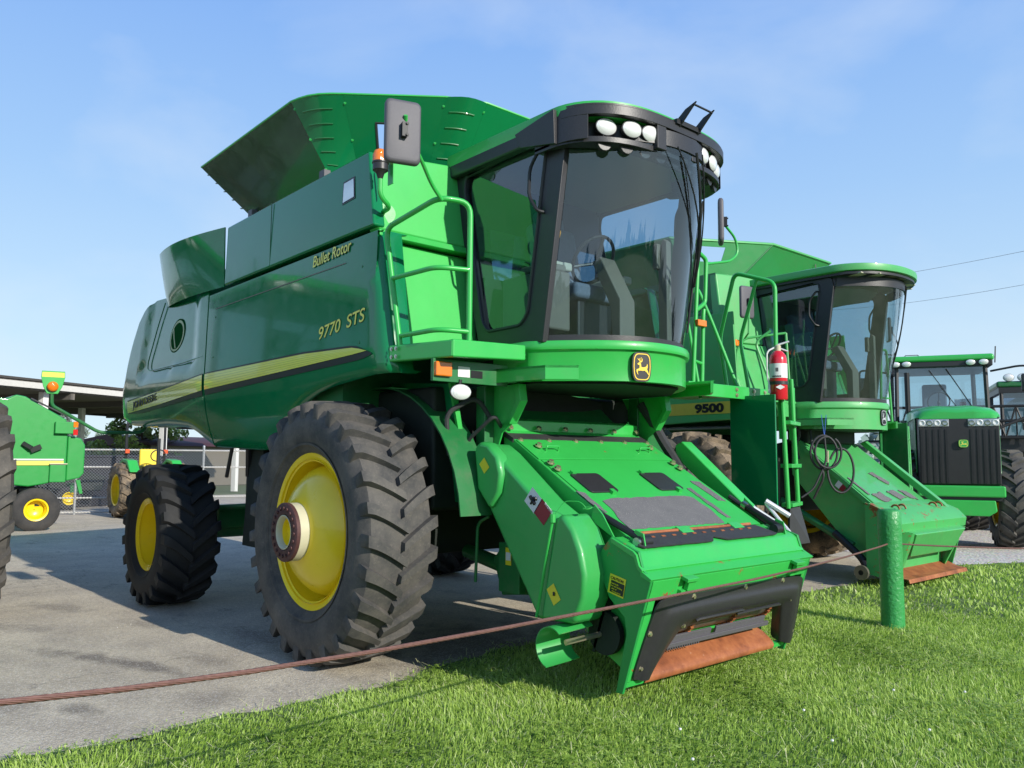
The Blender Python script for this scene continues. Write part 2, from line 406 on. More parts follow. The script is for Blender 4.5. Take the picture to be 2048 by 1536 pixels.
# ------------------------------------------------------------------ shared combine pieces
def cab_front(y,hw,x0,bulge,p=2.2): return x0+bulge*(1-min(1,abs(y)/hw)**p)
def ring(mb,outer,inner,y0,y1):
    n=len(outer)
    V=[(p[0],y0,p[1]) for p in outer]+[(p[0],y0,p[1]) for p in inner]+[(p[0],y1,p[1]) for p in outer]+[(p[0],y1,p[1]) for p in inner]
    F=[]
    for i in range(n):
        j=(i+1)%n
        F+= [(i,j,n+j,n+i),(2*n+i,3*n+i,3*n+j,2*n+j),(i,2*n+i,2*n+j,j),(n+i,n+j,3*n+j,3*n+i)]
    return mb.add(V,F)
def front_wheel(parent,c,sgn,label,R=.95,rim=.56,w=.54,lugs=27,tm='rubber_tread',rimmat='yellow',hub=True):
    # sgn -1: outer side towards -Y ; wheel = rim mesh, children tyre, hub
    cy=c[1]
    s=sgn
    prof=[(.0,s*.02),(.12,s*.02),(.13,s*.03)]
    mb=MB()
    # flange + barrel + domed disc
    mb.lathe([(rim-.06,-w*.36),(rim,-w*.40),(rim+.02,-w*.36),(rim-.02,-w*.25),(rim-.05,0),(rim-.02,w*.25),(rim+.02,w*.36),(rim,w*.40),(rim-.06,w*.36)],c,'Y',72)
    mb.lathe([(rim-.045,s*w*.40),(rim-.052,s*w*.22),(rim-.07,s*w*.10),(rim-.095,s*w*.06),(rim-.10,s*w*.04),(rim-.085,s*w*.10),(rim-.09,s*.10),(rim-.11,s*.145),(rim-.15,s*.195),(rim-.20,s*.240),(rim-.26,s*.278),(rim-.32,s*.302),(rim-.35,s*.312),(.02,s*.314)],c,'Y',72)
    wh=mb.build('wheel',rimmat,parent,ang=40,label=label)
    tyre_bm(c,R,rim,w,lugs,lh=.045,lw=.058,sweep=.17).build('tyre',tm,wh,ang=38)
    if hub:
        h=MB().lathe([(.205,s*.28),(.205,s*.38),(.20,s*.385),(.125,s*.385),(.125,s*.30)],c,'Y',40)
        h.build('hub_spacer','ivory',wh,ang=40)
        f=MB().lathe([(.125,s*.388),(.203,s*.388),(.207,s*.382),(.207,s*.408),(.20,s*.413),(.13,s*.413),(.125,s*.408)],c,'Y',40,closed=True)
        for k in range(20):
            a=2*PI*k/20; f.disc((c[0]+.168*math.cos(a),c[1]+s*.411,c[2]+.168*math.sin(a)),.013,(0,s,0),8,.012)
        f.build('hub_flange',plain('rusty_flange_'+label[:3],(.16,.05,.045),.6,.3,.3) if False else 'flange',wh,ang=40)
        MB().lathe([(.122,s*.414),(.116,s*.416),(.104,s*.405),(.097,s*.36)],c,'Y',40).build('hub_ring','ivory',wh,ang=40); MB().lathe([(.098,s*.375),(.09,s*.34),(.02,s*.338)],c,'Y',40).build('hub_cup','yellow',wh,ang=40)
        if s<0: MB().disc((c[0]+.10,c[1]+s*.178,c[2]-.375),.022,(.2,s*.75,-.55),16,.004).build('sticker','offwhite',wh)
    return wh
M['flange']=plain('rusted_flange',(.085,.035,.035),.6,.2,.4,30)
def deer(mb,f,sc=1.0):
    """leaping deer emblem, f maps (x,y) in [-.5,.5] -> 3D; list of polygons"""
    body=[(-.22,.16),(-.12,.19),(-.06,.13),(-.05,.02),(.06,.0),(.18,.02),(.25,.07),(.27,.14),(.31,.10),(.30,.0),(.27,-.06),(.33,-.16),(.40,-.30),(.35,-.28),(.25,-.18),(.14,-.12),(.02,-.13),(-.08,-.12),(-.14,-.13),(-.22,-.12),(-.24,-.20),(-.20,-.28),(-.25,-.26),(-.31,-.16),(-.30,-.08),(-.20,-.06),(-.14,-.02),(-.14,.08),(-.24,.10),(-.26,.13)]
    ant=[[(-.12,.18),(-.16,.25),(-.14,.34),(-.11,.36),(-.12,.27),(-.07,.22),(-.02,.25),(.0,.33),(.03,.33),(.02,.24),(-.05,.18)],[(-.12,.26),(-.22,.27),(-.25,.33),(-.23,.34),(-.20,.30),(-.12,.29)],[(-.08,.22),(-.07,.34),(-.05,.38),(-.03,.37),(-.05,.32),(-.05,.23)]]
    for poly in [body]+ant:
        # triangulate with mathutils tessellate
        from mathutils.geometry import tessellate_polygon
        pts=[Vector((x,y,0)) for x,y in poly]; tr=tessellate_polygon([pts])
        mb.add([f(x,y) for x,y in poly],[tuple(t) for t in tr])
    return mb
def emblem(parent,centre,xd,yd,w,h,name='emblem',back='black_decal',fore='emblem_yellow'):
    X=Vector(xd).normalized(); Y=Vector(yd).normalized(); Z=X.cross(Y); C0=Vector(centre)
    def sh(sx,sy):
        pts=[]
        for k in range(32):
            a=2*PI*k/32; ca,sa=math.cos(a),math.sin(a); x=math.copysign(abs(ca)**.42,ca)*sx; y=math.copysign(abs(sa)**.42,sa)*sy; x*=(1-.10*(abs(y)/sy)**2 - (.06 if y<0 else 0)*abs(y)/sy); pts.append((x,y))
        return pts
    def solid(pts,z0,z1):
        n=len(pts); V=[tuple(C0+X*x+Y*y+Z*z) for z in (z0,z1) for x,y in pts]
        return V,[tuple(range(n,2*n)),tuple(range(n))[::-1]]+[(i,(i+1)%n,n+(i+1)%n,n+i) for i in range(n)]
    mb=MB(); mb.add(*solid(sh(w/2,h/2),-.01,.016)); e=mb.build(name,back,parent)
    mb=MB(); a=sh(w/2*.88,h/2*.90); b=sh(w/2*.80,h/2*.84); n=len(a)
    mb.add([tuple(C0+X*x+Y*y+Z*.019) for x,y in a+b],[(i,(i+1)%n,n+(i+1)%n,n+i) for i in range(n)])
    deer(mb,lambda x,y: tuple(C0+X*x*w*.95+Y*(y*h*.9-.02*h)+Z*.019))
    mb.build('deer_mark',fore,e,flip=False)
    return e
def mirror_part(parent,c,rz,w,h,m='grey_plastic',tilt=0,t=.05):
    rot=Matrix.Rotation(rz,3,'Z')@Matrix.Rotation(tilt,3,'Y')
    def rr(w,h,r,n=5):
        pts=[]
        for (cx,cy,a0) in ((w/2-r,h/2-r,0),(-w/2+r,h/2-r,90),(-w/2+r,-h/2+r,180),(w/2-r,-h/2+r,270)):
            for k in range(n+1):
                a=R_(a0+90*k/n); pts.append((cx+r*math.cos(a),cy+r*math.sin(a)))
        return pts
    mb=MB(); P=rr(w,h,.035); n=len(P)
    def lay(sc,x): return [tuple(rot@Vector((x,p[0]*sc,p[1]*sc))+Vector(c)) for p in P]
    L=[lay(.93,-t/2),lay(1,-t/4),lay(1,t/5),lay(.95,t/2),lay(.88,t/2+.004)]
    V=[p for l in L for p in l]; F=[tuple(range(n))[::-1],tuple(4*n+i for i in range(n))]
    for q in range(4): F+=[(q*n+i,q*n+(i+1)%n,(q+1)*n+(i+1)%n,(q+1)*n+i) for i in range(n)]
    mb.add(V,F); o=mb.build('mirror',m,parent,ang=50)
    g=MB(); g.add([tuple(rot@Vector((-t/2-.003,p[0]*.88,p[1]*.92))+Vector(c)) for p in P],[tuple(range(n))]); g.build('mirror_glass','steel',o)
    mb=MB(); mb.box(tuple(rot@Vector((t/2+.02,0,0))+Vector(c)),(.035,.035,.09),rot); 
    for z in (-.035,.035): mb.bolt(tuple(rot@Vector((t/2+.035,.012,z))+Vector(c)),tuple(rot@Vector((1,0,0))),.008)
    mb.build('mirror_bracket','black_steel',o,bevel=.004)
    return o
def lamp_disc(parent,c,nrm,rx,ry,name='work_light',depth=.07,lm='lens'):
    nrm=Vector(nrm).normalized(); q=nrm.to_track_quat('Z','Y').to_matrix(); n=28
    def lp(s,z,): return [tuple(Vector(c)+q@Vector((rx*s*math.cos(2*PI*j/n),ry*s*math.sin(2*PI*j/n),z))) for j in range(n)]
    L=[lp(.45,-depth),lp(.85,-depth*.6),lp(1.04,-.01),lp(1.04,.004),lp(.97,.006)]
    V=[p for l in L for p in l]; F=[tuple(range(n))[::-1]]
    for k in range(4): F+=[(k*n+i,k*n+(i+1)%n,(k+1)*n+(i+1)%n,(k+1)*n+i) for i in range(n)]
    h=MB().add(V,F).build(name,'black',parent,ang=50)
    L=[lp(.97,.005),lp(.75,.016),lp(.4,.022),lp(.02,.024)]; V=[p for l in L for p in l]; F=[tuple(3*n+i for i in range(n))]
    for k in range(3): F+=[(k*n+i,k*n+(i+1)%n,(k+1)*n+(i+1)%n,(k+1)*n+i) for i in range(n)]
    MB().add(V,F).build('lens',lm,h,ang=60)
    return h
def decal(name,m,parent,P,label=None):
    return MB().add(P,[(0,1,2,3)]).build(name,m,parent,flip=False,label=label)
# ------------------------------------------------------------------ combine 1
c1=thing('combine_harvester','largest green combine harvester, in front, with yellow side stripe and feeder house lowered onto grass','combine harvester')
front_wheel(c1,(0,-1.555,.95),-1,'tall lugged front wheel on the shaded side with a ribbed hub spacer')
front_wheel(c1,(0,1.555,.95),1,'front wheel on the ladder side')
def rear_wheel(parent,c,sgn,R=.705,rim=.355,w=.54,lugs=19,tm='rubber_new'):
    s=sgn; mb=MB()
    mb.lathe([(rim-.05,-w*.38),(rim,-w*.42),(rim+.02,-w*.38),(rim-.02,-w*.25),(rim-.04,0),(rim-.02,w*.25),(rim+.02,w*.38),(rim,w*.42),(rim-.05,w*.38)],c,'Y',56)
    mb.lathe([(rim-.035,s*w*.40),(rim-.045,s*w*.1),(rim-.06,-s*.04),(rim-.10,-s*.07),(.2,-s*.08),(.17,-s*.03),(.10,-s*.02),(.02,-s*.02)],c,'Y',56)
    wh=mb.build('rear_wheel','yellow',parent,ang=40)
    tyre_bm(c,R,rim,w,lugs,lh=.05,lw=.07,sweep=.30,over=.02).build('tyre',tm,wh,ang=38)
    b=MB()
    for k in range(8):
        a=2*PI*k/8; p=(c[0]+.24*math.cos(a),c[1]-s*.06,c[2]+.24*math.sin(a)); b.tube([p,(p[0],p[1]+s*.05,p[2])],.018,8)
    b.lathe([(.09,-s*.02),(.09,s*.05),(.06,s*.07),(.01,s*.07)],c,'Y',20)
    b.build('wheel_bolts','yellow',wh)
    return wh
rear_wheel(c1,(-3.17,-1.70,.70),-1); rear_wheel(c1,(-3.17,1.70,.70),1)
# body side skins
def sideY(x,z):
    y=-1.60+ (.02*(z-2.25) if z>2.25 else .13*((2.25-z)/.65)**2)
    return y
def interp(tab,x):
    if x<=tab[0][0]: return tab[0][1]
    for (a,b),(c,d) in zip(tab,tab[1:]):
        if x<=c: return b+(d-b)*(x-a)/(c-a)
    return tab[-1][1]
def skin(parent,sgn,x0,x1,bot,top,nx,nz,front=None,rear=None,fn=sideY,name='side_panel',extra=None):
    rows=[]
    xs=[x0+(x1-x0)*i/nx for i in range(nx+1)]
    for i,x in enumerate(xs):
        zb,zt=interp(bot,x),interp(top,x); col=[]
        # bottom lip
        y=fn(x,zb); col.append((x,-sgn*(y+.07),zb+.0)); col.append((x,-sgn*(y+.025),zb-.018))
        for k in range(nz+1):
            z=zb+(zt-zb)*k/nz; y=fn(x,z)+(extra(x,z) if extra else 0); col.append((x,-sgn*y,z))
        col.append((x,-sgn*(fn(x,zt)+.05),zt+.012))
        rows.append(col)
    if front:
        r=.10; last=rows[-1]
        for a in (22,45,68,90):
            a=R_(a); rows.append([(p[0]+r*math.sin(a)+front(p[2])-0, p[1]+sgn*(-1)*0 - sgn*(-1)*0 + (r*(1-math.cos(a)))*(1 if p[1]<0 else -1), p[2]) for p in last])
        e=rows[-1]; rows.append([(p[0],p[1]+(.10 if p[1]<0 else -.10),p[2]) for p in e])
    if rear:
        first=rows[0]; r=.22; pre=[]
        for a in (90,68,45,22):
            a=R_(a); pre.append([(p[0]-r*math.sin(a),p[1]+(r*(1-math.cos(a)))*(1 if p[1]<0 else -1),p[2]) for p in first])
        pre=[[(p[0],p[1]+(.9 if p[1]<0 else -.9),p[2]) for p in pre[0]]]+pre
        rows=pre+rows
    return MB().grid(rows).build(name,'green_side_shaded',parent,ang=50,solid=.012)
botA=[(-2.64,1.60),(-1.6,1.565),(-1.22,1.58),(-1.04,1.66),(-.8,1.82),(-.55,1.94),(-.3,2.005),(-.07,2.04),(.5,2.085),(.8,2.09)]
topA=[(-2.64,3.09),(.8,3.09)]
def fr(z): return (3.09-z)*.20-.10+.0
for sgn in (1,-1):
    skin(c1,sgn,-2.64,.54,botA,topA,34,20,front=fr,name='side_panel')
    botB=[(-5.40,1.96),(-5.2,1.88),(-4.68,1.85),(-3.9,1.85),(-3.55,1.83),(-3.2,1.80),(-3.01,1.74),(-2.8,1.65),(-2.67,1.60)]
    topB=[(-5.45,2.15),(-5.36,2.5),(-5.19,2.82),(-4.95,3.10),(-4.72,3.24),(-4.4,3.30),(-2.67,3.20)]
    def ex(x,z):
        # recessed service door field
        d=0
        if -4.55+ (3.2-z)*-.35 <x< -2.95 and z>2.42+.0: d=.025
        return d
    skin(c1,sgn,-5.40,-2.67,botB,topB,30,22,rear=True,name='rear_side_panel',extra=ex)
# flared rear intake guard
for sgn in (1,-1):
    rows=[]
    for i in range(17):
        t=i/16; x=-2.27-1.62*min(1,t/.85); 
        yb=-1.585-.05*math.sin(PI*min(1,t*1.1)); yt=-1.60-.17*math.sin(PI*min(1,t*1.0)*.9)
        if t>.85:
            k=(t-.85)/.15; x=-3.89-.10*math.sin(k*PI/2); 
            yb=-1.585+.28*(1-math.cos(k*PI/2)); yt=-1.60-.17*math.sin(PI*.85*.9)+.5*(1-math.cos(k*PI/2))
        zt=3.72-.0*t; zb=3.13+.03*t
        rows.append([(x-.10*(1-j/8)*t*0,sgn*-1*-(yb+(yt-yb)*(j/8)**.8),zb+(zt-zb)*j/8) for j in range(9)])
    MB().grid(rows).build('intake_guard','green_side_shaded',c1,ang=60,solid=.012)
# core bodies
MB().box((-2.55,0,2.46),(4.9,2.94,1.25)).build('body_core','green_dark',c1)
MB().prism([(-5.5,2.1),(-5.35,2.55),(-5.1,2.95),(-4.75,3.22),(-4.3,3.27),(-2.3,3.2),(-2.3,2.9),(-5.0,2.0)],'Y',-1.34,1.34).build('rear_hood','green_side_shaded',c1,ang=40)
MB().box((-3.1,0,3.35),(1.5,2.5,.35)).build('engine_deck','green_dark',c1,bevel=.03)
mb=MB(); mb.lathe([(.0,0),(.28,0),(.28,.55),(.0,.55)],(-3.4,.5,3.3),'Z',24); mb.build('air_cleaner','black',c1)
# grain tank upper block
for sgn in (-1,1):
    P=[(-2.25,sgn*1.60,3.135),(.515,sgn*1.60,3.135),(.515,sgn*1.50,3.135),(-2.25,sgn*1.50,3.135),(-2.25,sgn*1.585,3.72),(.40,sgn*1.585,3.72),(.40,sgn*1.50,3.72),(-2.25,sgn*1.50,3.72)]
    if sgn>0: P=[(P[i][0]-(.95 if P[i][0]>0 else 0),P[i][1],P[i][2]) for i in (3,2,1,0,7,6,5,4)]
    MB().hexa(P).build('grain_tank_side','green_side_shaded',c1,bevel=.018)
    # vertical crease strip
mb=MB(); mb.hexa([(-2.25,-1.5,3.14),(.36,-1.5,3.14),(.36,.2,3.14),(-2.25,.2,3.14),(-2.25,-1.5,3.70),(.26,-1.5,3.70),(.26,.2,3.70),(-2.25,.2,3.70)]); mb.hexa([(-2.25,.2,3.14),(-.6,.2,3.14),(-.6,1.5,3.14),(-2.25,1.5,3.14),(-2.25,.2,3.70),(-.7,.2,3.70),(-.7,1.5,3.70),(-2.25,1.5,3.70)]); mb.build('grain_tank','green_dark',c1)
# tank front walls (angled)
for s in (-1,1):
    P=[(.50,s*1.55,3.12),(.50,s*.60,3.12),(.40,s*.60,3.12),(.36,s*1.55,3.12),(.39,s*1.55,3.725),(.37,s*.60,3.83),(.28,s*.60,3.83),(.28,s*1.55,3.725)]
    if s>0: P=[(P[i][0]-.95,P[i][1],P[i][2]) for i in (3,2,1,0,7,6,5,4)]
    MB().hexa(P).build('tank_front_wall','green_wall',c1,bevel=.02)
    P=[(.66,s*1.50,2.22),(.58,s*.66,2.22),(.48,s*.66,2.22),(.50,s*1.5,2.22),(.47,s*1.50,3.06),(.45,s*.66,3.06),(.36,s*.66,3.06),(.33,s*1.50,3.06)]
    if s>0: P=[(P[i][0]-.95,P[i][1],P[i][2]) for i in (3,2,1,0,7,6,5,4)]
    w=MB().hexa(P).build('lower_front_wall','green_wall',c1,bevel=.04)
    P=[(.535,s*1.56,3.065),(.535,s*.70,3.065),(.40,s*.70,3.065),(.40,s*1.56,3.065),(.525,s*1.56,3.115),(.525,s*.70,3.115),(.40,s*.70,3.115),(.40,s*1.56,3.115)]
    if s>0: P=[(P[i][0]-.95,P[i][1],P[i][2]) for i in (3,2,1,0,7,6,5,4)]
    MB().hexa(P).build('drip_rail','green',c1,bevel=.008)
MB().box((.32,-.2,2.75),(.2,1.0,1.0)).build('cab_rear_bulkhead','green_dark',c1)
# tank extension
TB=[(-1.85,-1.50,3.74),(-.35,-1.50,3.74),(-.28,-1.25,3.72),(.05,-.85,3.70),(.12,-.60,3.70)]
TT=[(-2.37,-1.82,4.30),(-.42,-1.82,4.30),(-.02,-1.58,4.30),(.47,-.95,4.30),(.60,-.64,4.30)]
def lerp(a,b,t): return tuple(a[k]+(b[k]-a[k])*t for k in range(3))
def ext_panel(A0,A1,B0,B1,name='tank_extension_panel',hole=None,m='green_side_shaded',nx=3,nz=3,mirror=False):
    mb=MB()
    for i in range(nx):
        for j in range(nz):
            if hole and (i,j)==hole: continue
            us=hole_u if hole else [k/nx for k in range(nx+1)]; vs=hole_v if hole else [k/nz for k in range(nz+1)]
            q=[lerp(lerp(A0,A1,us[a]),lerp(B0,B1,us[a]),vs[b]) for a,b in ((i,j),(i+1,j),(i+1,j+1),(i,j+1))]
            if mirror: q=[(p[0]-MX,-p[1],p[2]) for p in q]
            mb.add(q,[(0,1,2,3)])
    return mb.build(name,m,c1,solid=.012)
MX=.95
hole_u=[0,.30,.52,1]; hole_v=[0,.38,.70,1]
for mir in (False,True):
    ext_panel(TB[0],TB[1],TT[0],TT[1],mirror=mir,m='flap_reflect_paint')
    # curved corner 1
    for (a,b,nm) in ((1,2,0),(3,4,1)):
        rows=[]
        for k in range(7):
            t=k/6; A=lerp(TB[a],TB[b],t); B=lerp(TT[a],TT[b],t); bul=.055*math.sin(PI*t)
            n=Vector((.5,-.85,0)) if a==1 else Vector((.9,-.3,0))
            B=(B[0]+n.x*bul,B[1]+n.y*bul,B[2]); A=(A[0]+n.x*bul*.3,A[1]+n.y*bul*.3,A[2])
            rows.append([lerp(A,B,j/4) for j in range(5)])
        if mir: rows=[[(p[0]-MX,-p[1],p[2]) for p in r] for r in rows]
        MB().grid(rows).build('extension_corner','green_side_shaded',c1,ang=60,solid=.01)
        mb=MB()
        for j in range(1,6):
            v=j/6; pts=[]
            for k in range(1,6):
                t=.15+.7*(k-1)/4*(.35+.65*v); A=lerp(TB[a],TB[b],t); B=lerp(TT[a],TT[b],t); bul=.055*math.sin(PI*t); n=Vector((.5,-.85,0)) if a==1 else Vector((.9,-.3,0))
                p=lerp((A[0]+n.x*bul*.3,A[1]+n.y*bul*.3,A[2]),(B[0]+n.x*bul,B[1]+n.y*bul,B[2]),v); pts.append((p[0]+n.x*.008-(MX if mir else 0),(p[1]+n.y*.008)*(-1 if mir else 1),p[2]))
            mb.tube(pts,.006,6)
        mb.build('corner_ribs','green_dark',c1)
    ext_panel(TB[2],TB[3],TT[2],TT[3],mirror=mir,hole=(1,1))
    # hole rim
    mb=MB(); q=[lerp(lerp(TB[2],TB[3],u),lerp(TT[2],TT[3],u),v) for u,v in ((hole_u[1],hole_v[1]),(hole_u[2],hole_v[1]),(hole_u[2],hole_v[2]),(hole_u[1],hole_v[2]))]
    if mir: q=[(p[0]-MX,-p[1],p[2]) for p in q]
    mb.tube(smooth_path(q+[q[0]],.0001,1),.012,6); mb.build('window_seal','black',c1)
    mb=MB()
    for A,B in ((1,1),(2,2),(3,3),(4,4)):
        a,b=TB[A],TT[B]; 
        for t in (.1,.5,.9):
            p=lerp(a,b,t); sgn=-1 if mir else 1; mb.bolt((p[0]+.004-(MX if mir else 0),p[1]*sgn-.004*sgn,p[2]),(.6,-.8*sgn,0),.008,.006)
    mb.build('extension_bolts','green',c1)
ext_panel(TB[4],(.12,.35,3.70),TT[4],(.60,.40,4.30),name='front_extension'); ext_panel((.12,.35,3.70),(.12-MX,.60,3.70),(.60,.40,4.30),(.60-MX,.64,4.30),name='tank_extension_panel')
ext_panel((-1.85,-1.5,3.74),(-1.85-MX,1.5,3.74),(-2.37,-1.82,4.3),(-2.37-MX,1.82,4.3),name='rear_extension')
mb=MB(); mb.tube([TT[0],TT[1]]+[ (TT[1][0]+(TT[2][0]-TT[1][0])*t+.5*.055*math.sin(PI*t),TT[1][1]+(TT[2][1]-TT[1][1])*t-.85*.055*math.sin(PI*t),4.30) for t in (.2,.4,.6,.8)]+[TT[2],TT[3],TT[4],(.60,.40,4.30),(.60-MX,.64,4.30)]+[(p[0]-MX,-p[1],p[2]) for p in TT[::-1]][1:]+[(-2.37,-1.82,4.30)],.010,6); mb.build('extension_rim','green',c1)
mb=MB()
for x in (-1.75,-.35): mb.box((x,-1.545,3.745),(.09,.06,.07))
mb.build('extension_hinge','grey_plastic',c1,bevel=.006)
mb=MB()
for k in range(5):
    a=lerp((-1.88,-1.52,3.76),(-2.37,-1.82,4.30),.15+.17*k); mb.tube([(a[0]-.01,a[1]-.015,a[2]),(a[0]-.03,a[1]+.05,a[2]+.02),(a[0]-.07,a[1]+.10,a[2]+.01)],.006,6)
mb.build('tie_straps','silver',c1)
# square tank light, beacon
decal('tank_light_bezel','black',c1,[(.04,-1.597,3.39),(.235,-1.597,3.40),(.215,-1.592,3.575),(.045,-1.592,3.57)])
decal('tank_light_lens','lens',c1,[(.055,-1.600,3.405),(.22,-1.600,3.415),(.20,-1.595,3.56),(.058,-1.595,3.555)])
b=MB().lathe([(.055,0),(.055,.045),(.06,.05),(.06,.06)],(.62,-1.62,3.50),'Z',20).lathe([(.012,-.08),(.03,-.02),(.055,0)],(.62,-1.62,3.50),'Z',20).build('beacon','black',c1,ang=40)
MB().lathe([(.056,.06),(.056,.11),(.045,.14),(.02,.155),(.001,.158)],(.62,-1.62,3.50),'Z',24).build('amber_dome','orange',b,ang=50)
mb=MB(); mb.tube(smooth_path([(.47,-1.50,3.26),(.60,-1.52,3.26),(.62,-1.62,3.32),(.62,-1.62,3.44)],.05),.018,10); mb.disc((.475,-1.48,3.25),.075,(.95,-.3,0),20,.008)
for a in (90,210,330): mb.bolt((.485,-1.48+.05*math.cos(R_(a)),3.25+.05*math.sin(R_(a))),(1,-.3,0),.009)
mb.box((.64,-1.545,3.52),(.07,.008,.22)); mb.build('beacon_bracket','green',b,bevel=.003)
# stripe decals following the skin
def band(x0,x1,lo,hi,off,m,name,nx=30,parent=None,tip=None,fn=sideY):
    me_rows=[]; us=[]
    for i in range(nx+1):
        x=x0+(x1-x0)*i/nx; a,b=lo(x),hi(x)
        me_rows.append([(x,fn(x,a+(b-a)*j/4)-off,a+(b-a)*j/4) for j in range(5)])
    mb=MB().grid(me_rows); o=mb.build(name,m,parent or c1,flip=False,ang=80)
    uv=o.data.uv_layers.new(name='UVMap')
    for l in o.data.loops:
        v=o.data.vertices[l.vertex_index].co; a,b=lo(v.x),hi(v.x); uv.data[l.index].uv=((v.x-x0)/(x1-x0),(v.z-a)/(b-a) if b>a else 0)
    return o
hiF=lambda x: 2.305-.0*(x) if x<.25 else 2.305-(x-.25)*.20
hiS=lambda x: interp([(-5.2,2.145),(-4.0,2.21),(-2.7,2.298),(-.5,2.30),(.30,2.272),(.48,2.232)],x)
loS=lambda x: interp([(-5.2,2.005),(-4.0,2.06),(-2.7,2.14),(-1,2.185),(.30,2.222),(.48,2.231)],x)
loK=lambda x: interp([(-5.2,1.995),(-4.7,1.985),(-2.7,2.085),(-1,2.135),(.40,2.175),(.54,2.20)],x)
hiK=lambda x: interp([(-5.2,2.16),(-4.0,2.222),(-2.7,2.31),(-.5,2.315),(.30,2.288),(.54,2.21)],x)
for a,b in ((-5.2,-2.69),(-2.62,.54)):
    band(a,b,loK,hiK,.0125,'black_decal','stripe_border')
for a,b in ((-5.2,-2.69),(-2.62,.48)):
    band(a,b,loS,hiS,.017,'ribbed','side_stripe')
text_mesh('lettering','JOHN',.115,'black_decal',c1,(-4.93,-1.6165,2.052),(.93,0,.068),(-.015,0,1),fitw=.38,offset=.001,extr=.003)
text_mesh('lettering','DEERE',.115,'black_decal',c1,(-4.51,-1.6165,2.083),(.93,0,.068),(-.015,0,1),fitw=.44,offset=.001,extr=.003)
for off,mm,ex in ((.0045,'black_decal',0),(.001,'stripe',.002)):
    text_mesh('lettering','Bullet Rotor',.125,mm,c1,(-.41,-1.598-ex,2.985),(.62,0,.028),(.0,0,1),fitw=.615,offset=off,shear=.25,extr=.0006)
    text_mesh('model_number','9770',.135,mm,c1,(-.27,-1.605-ex,2.385),(.70,0,.07),(.0,0,1),fitw=.36,offset=off,shear=.22,extr=.0006)
    text_mesh('model_number','STS',.135,mm,c1,(.165,-1.605-ex,2.4285),(.70,0,.07),(.0,0,1),fitw=.275,offset=off,shear=.22,extr=.0006)
band(-2.45,.12,lambda x:2.925+.0*x-.002*(x),lambda x:2.933-.002*x,.010,'taupe','pinstripe')
# oval reflection painted as shapes on the rear side panel
def ovl(k,y): return [(-3.62+(.21*k*(1+.12*math.cos(t-.9))*math.cos(t)+.165*k*math.sin(t)*.35),y,2.78+.165*k*(1+.12*math.cos(t-.9))*math.sin(t)) for t in [2*PI*q/40 for q in range(40)]]
yo=sideY(-3.6,2.78)+.025-.010; n=40
for nm,k0,k1,mt,dy in (('oval_border',1.09,.98,'oval_dark',0),('oval_ring',1.0,.86,'ring_pale',-.002)):
    MB().add(ovl(k0,yo+dy)+ovl(k1,yo+dy),[(i,(i+1)%n,n+(i+1)%n,n+i) for i in range(n)]).build(nm,mt,c1,flip=False)
MB().add(ovl(.84,yo-.001),[tuple(range(n))]).build('oval_mark','oval_dark',c1,flip=False)
mb=MB(); P=[(-4.02,3.22),(-4.22,2.98),(-4.50,2.58),(-4.50,2.50),(-4.40,2.47),(-3.4,2.47),(-2.74,2.49)]
mb.tube([(x,sideY(x,z)-.004,z) for x,z in smooth_path([(a,0,b) for a,b in P],.08) for x,z in [(x,z)]] if False else [(p[0],sideY(p[0],p[2])-.002,p[2]) for p in smooth_path([(a,0,b) for a,b in P],.08)],.007,6); mb.build('panel_crease','green_side_shaded',c1,ang=80)
MB().box((-1.22,-1.598,3.43),(.006,.006,.56)).build('panel_seam','green_dark',c1)
for x,z in ((-2.45,2.45),(-2.45,2.85),(.36,2.30),(.36,2.86)): MB().bolt((x,sideY(x,z)-.004,z),(0,-1,0),.009,.005).build('panel_bolt','green_dark',c1,split=False)
MB().tube([(-3.70,yo-.006,2.88),(-3.68,yo-.006,2.78),(-3.63,yo-.006,2.66)],.007,5).build('oval_line','ring_pale',c1)
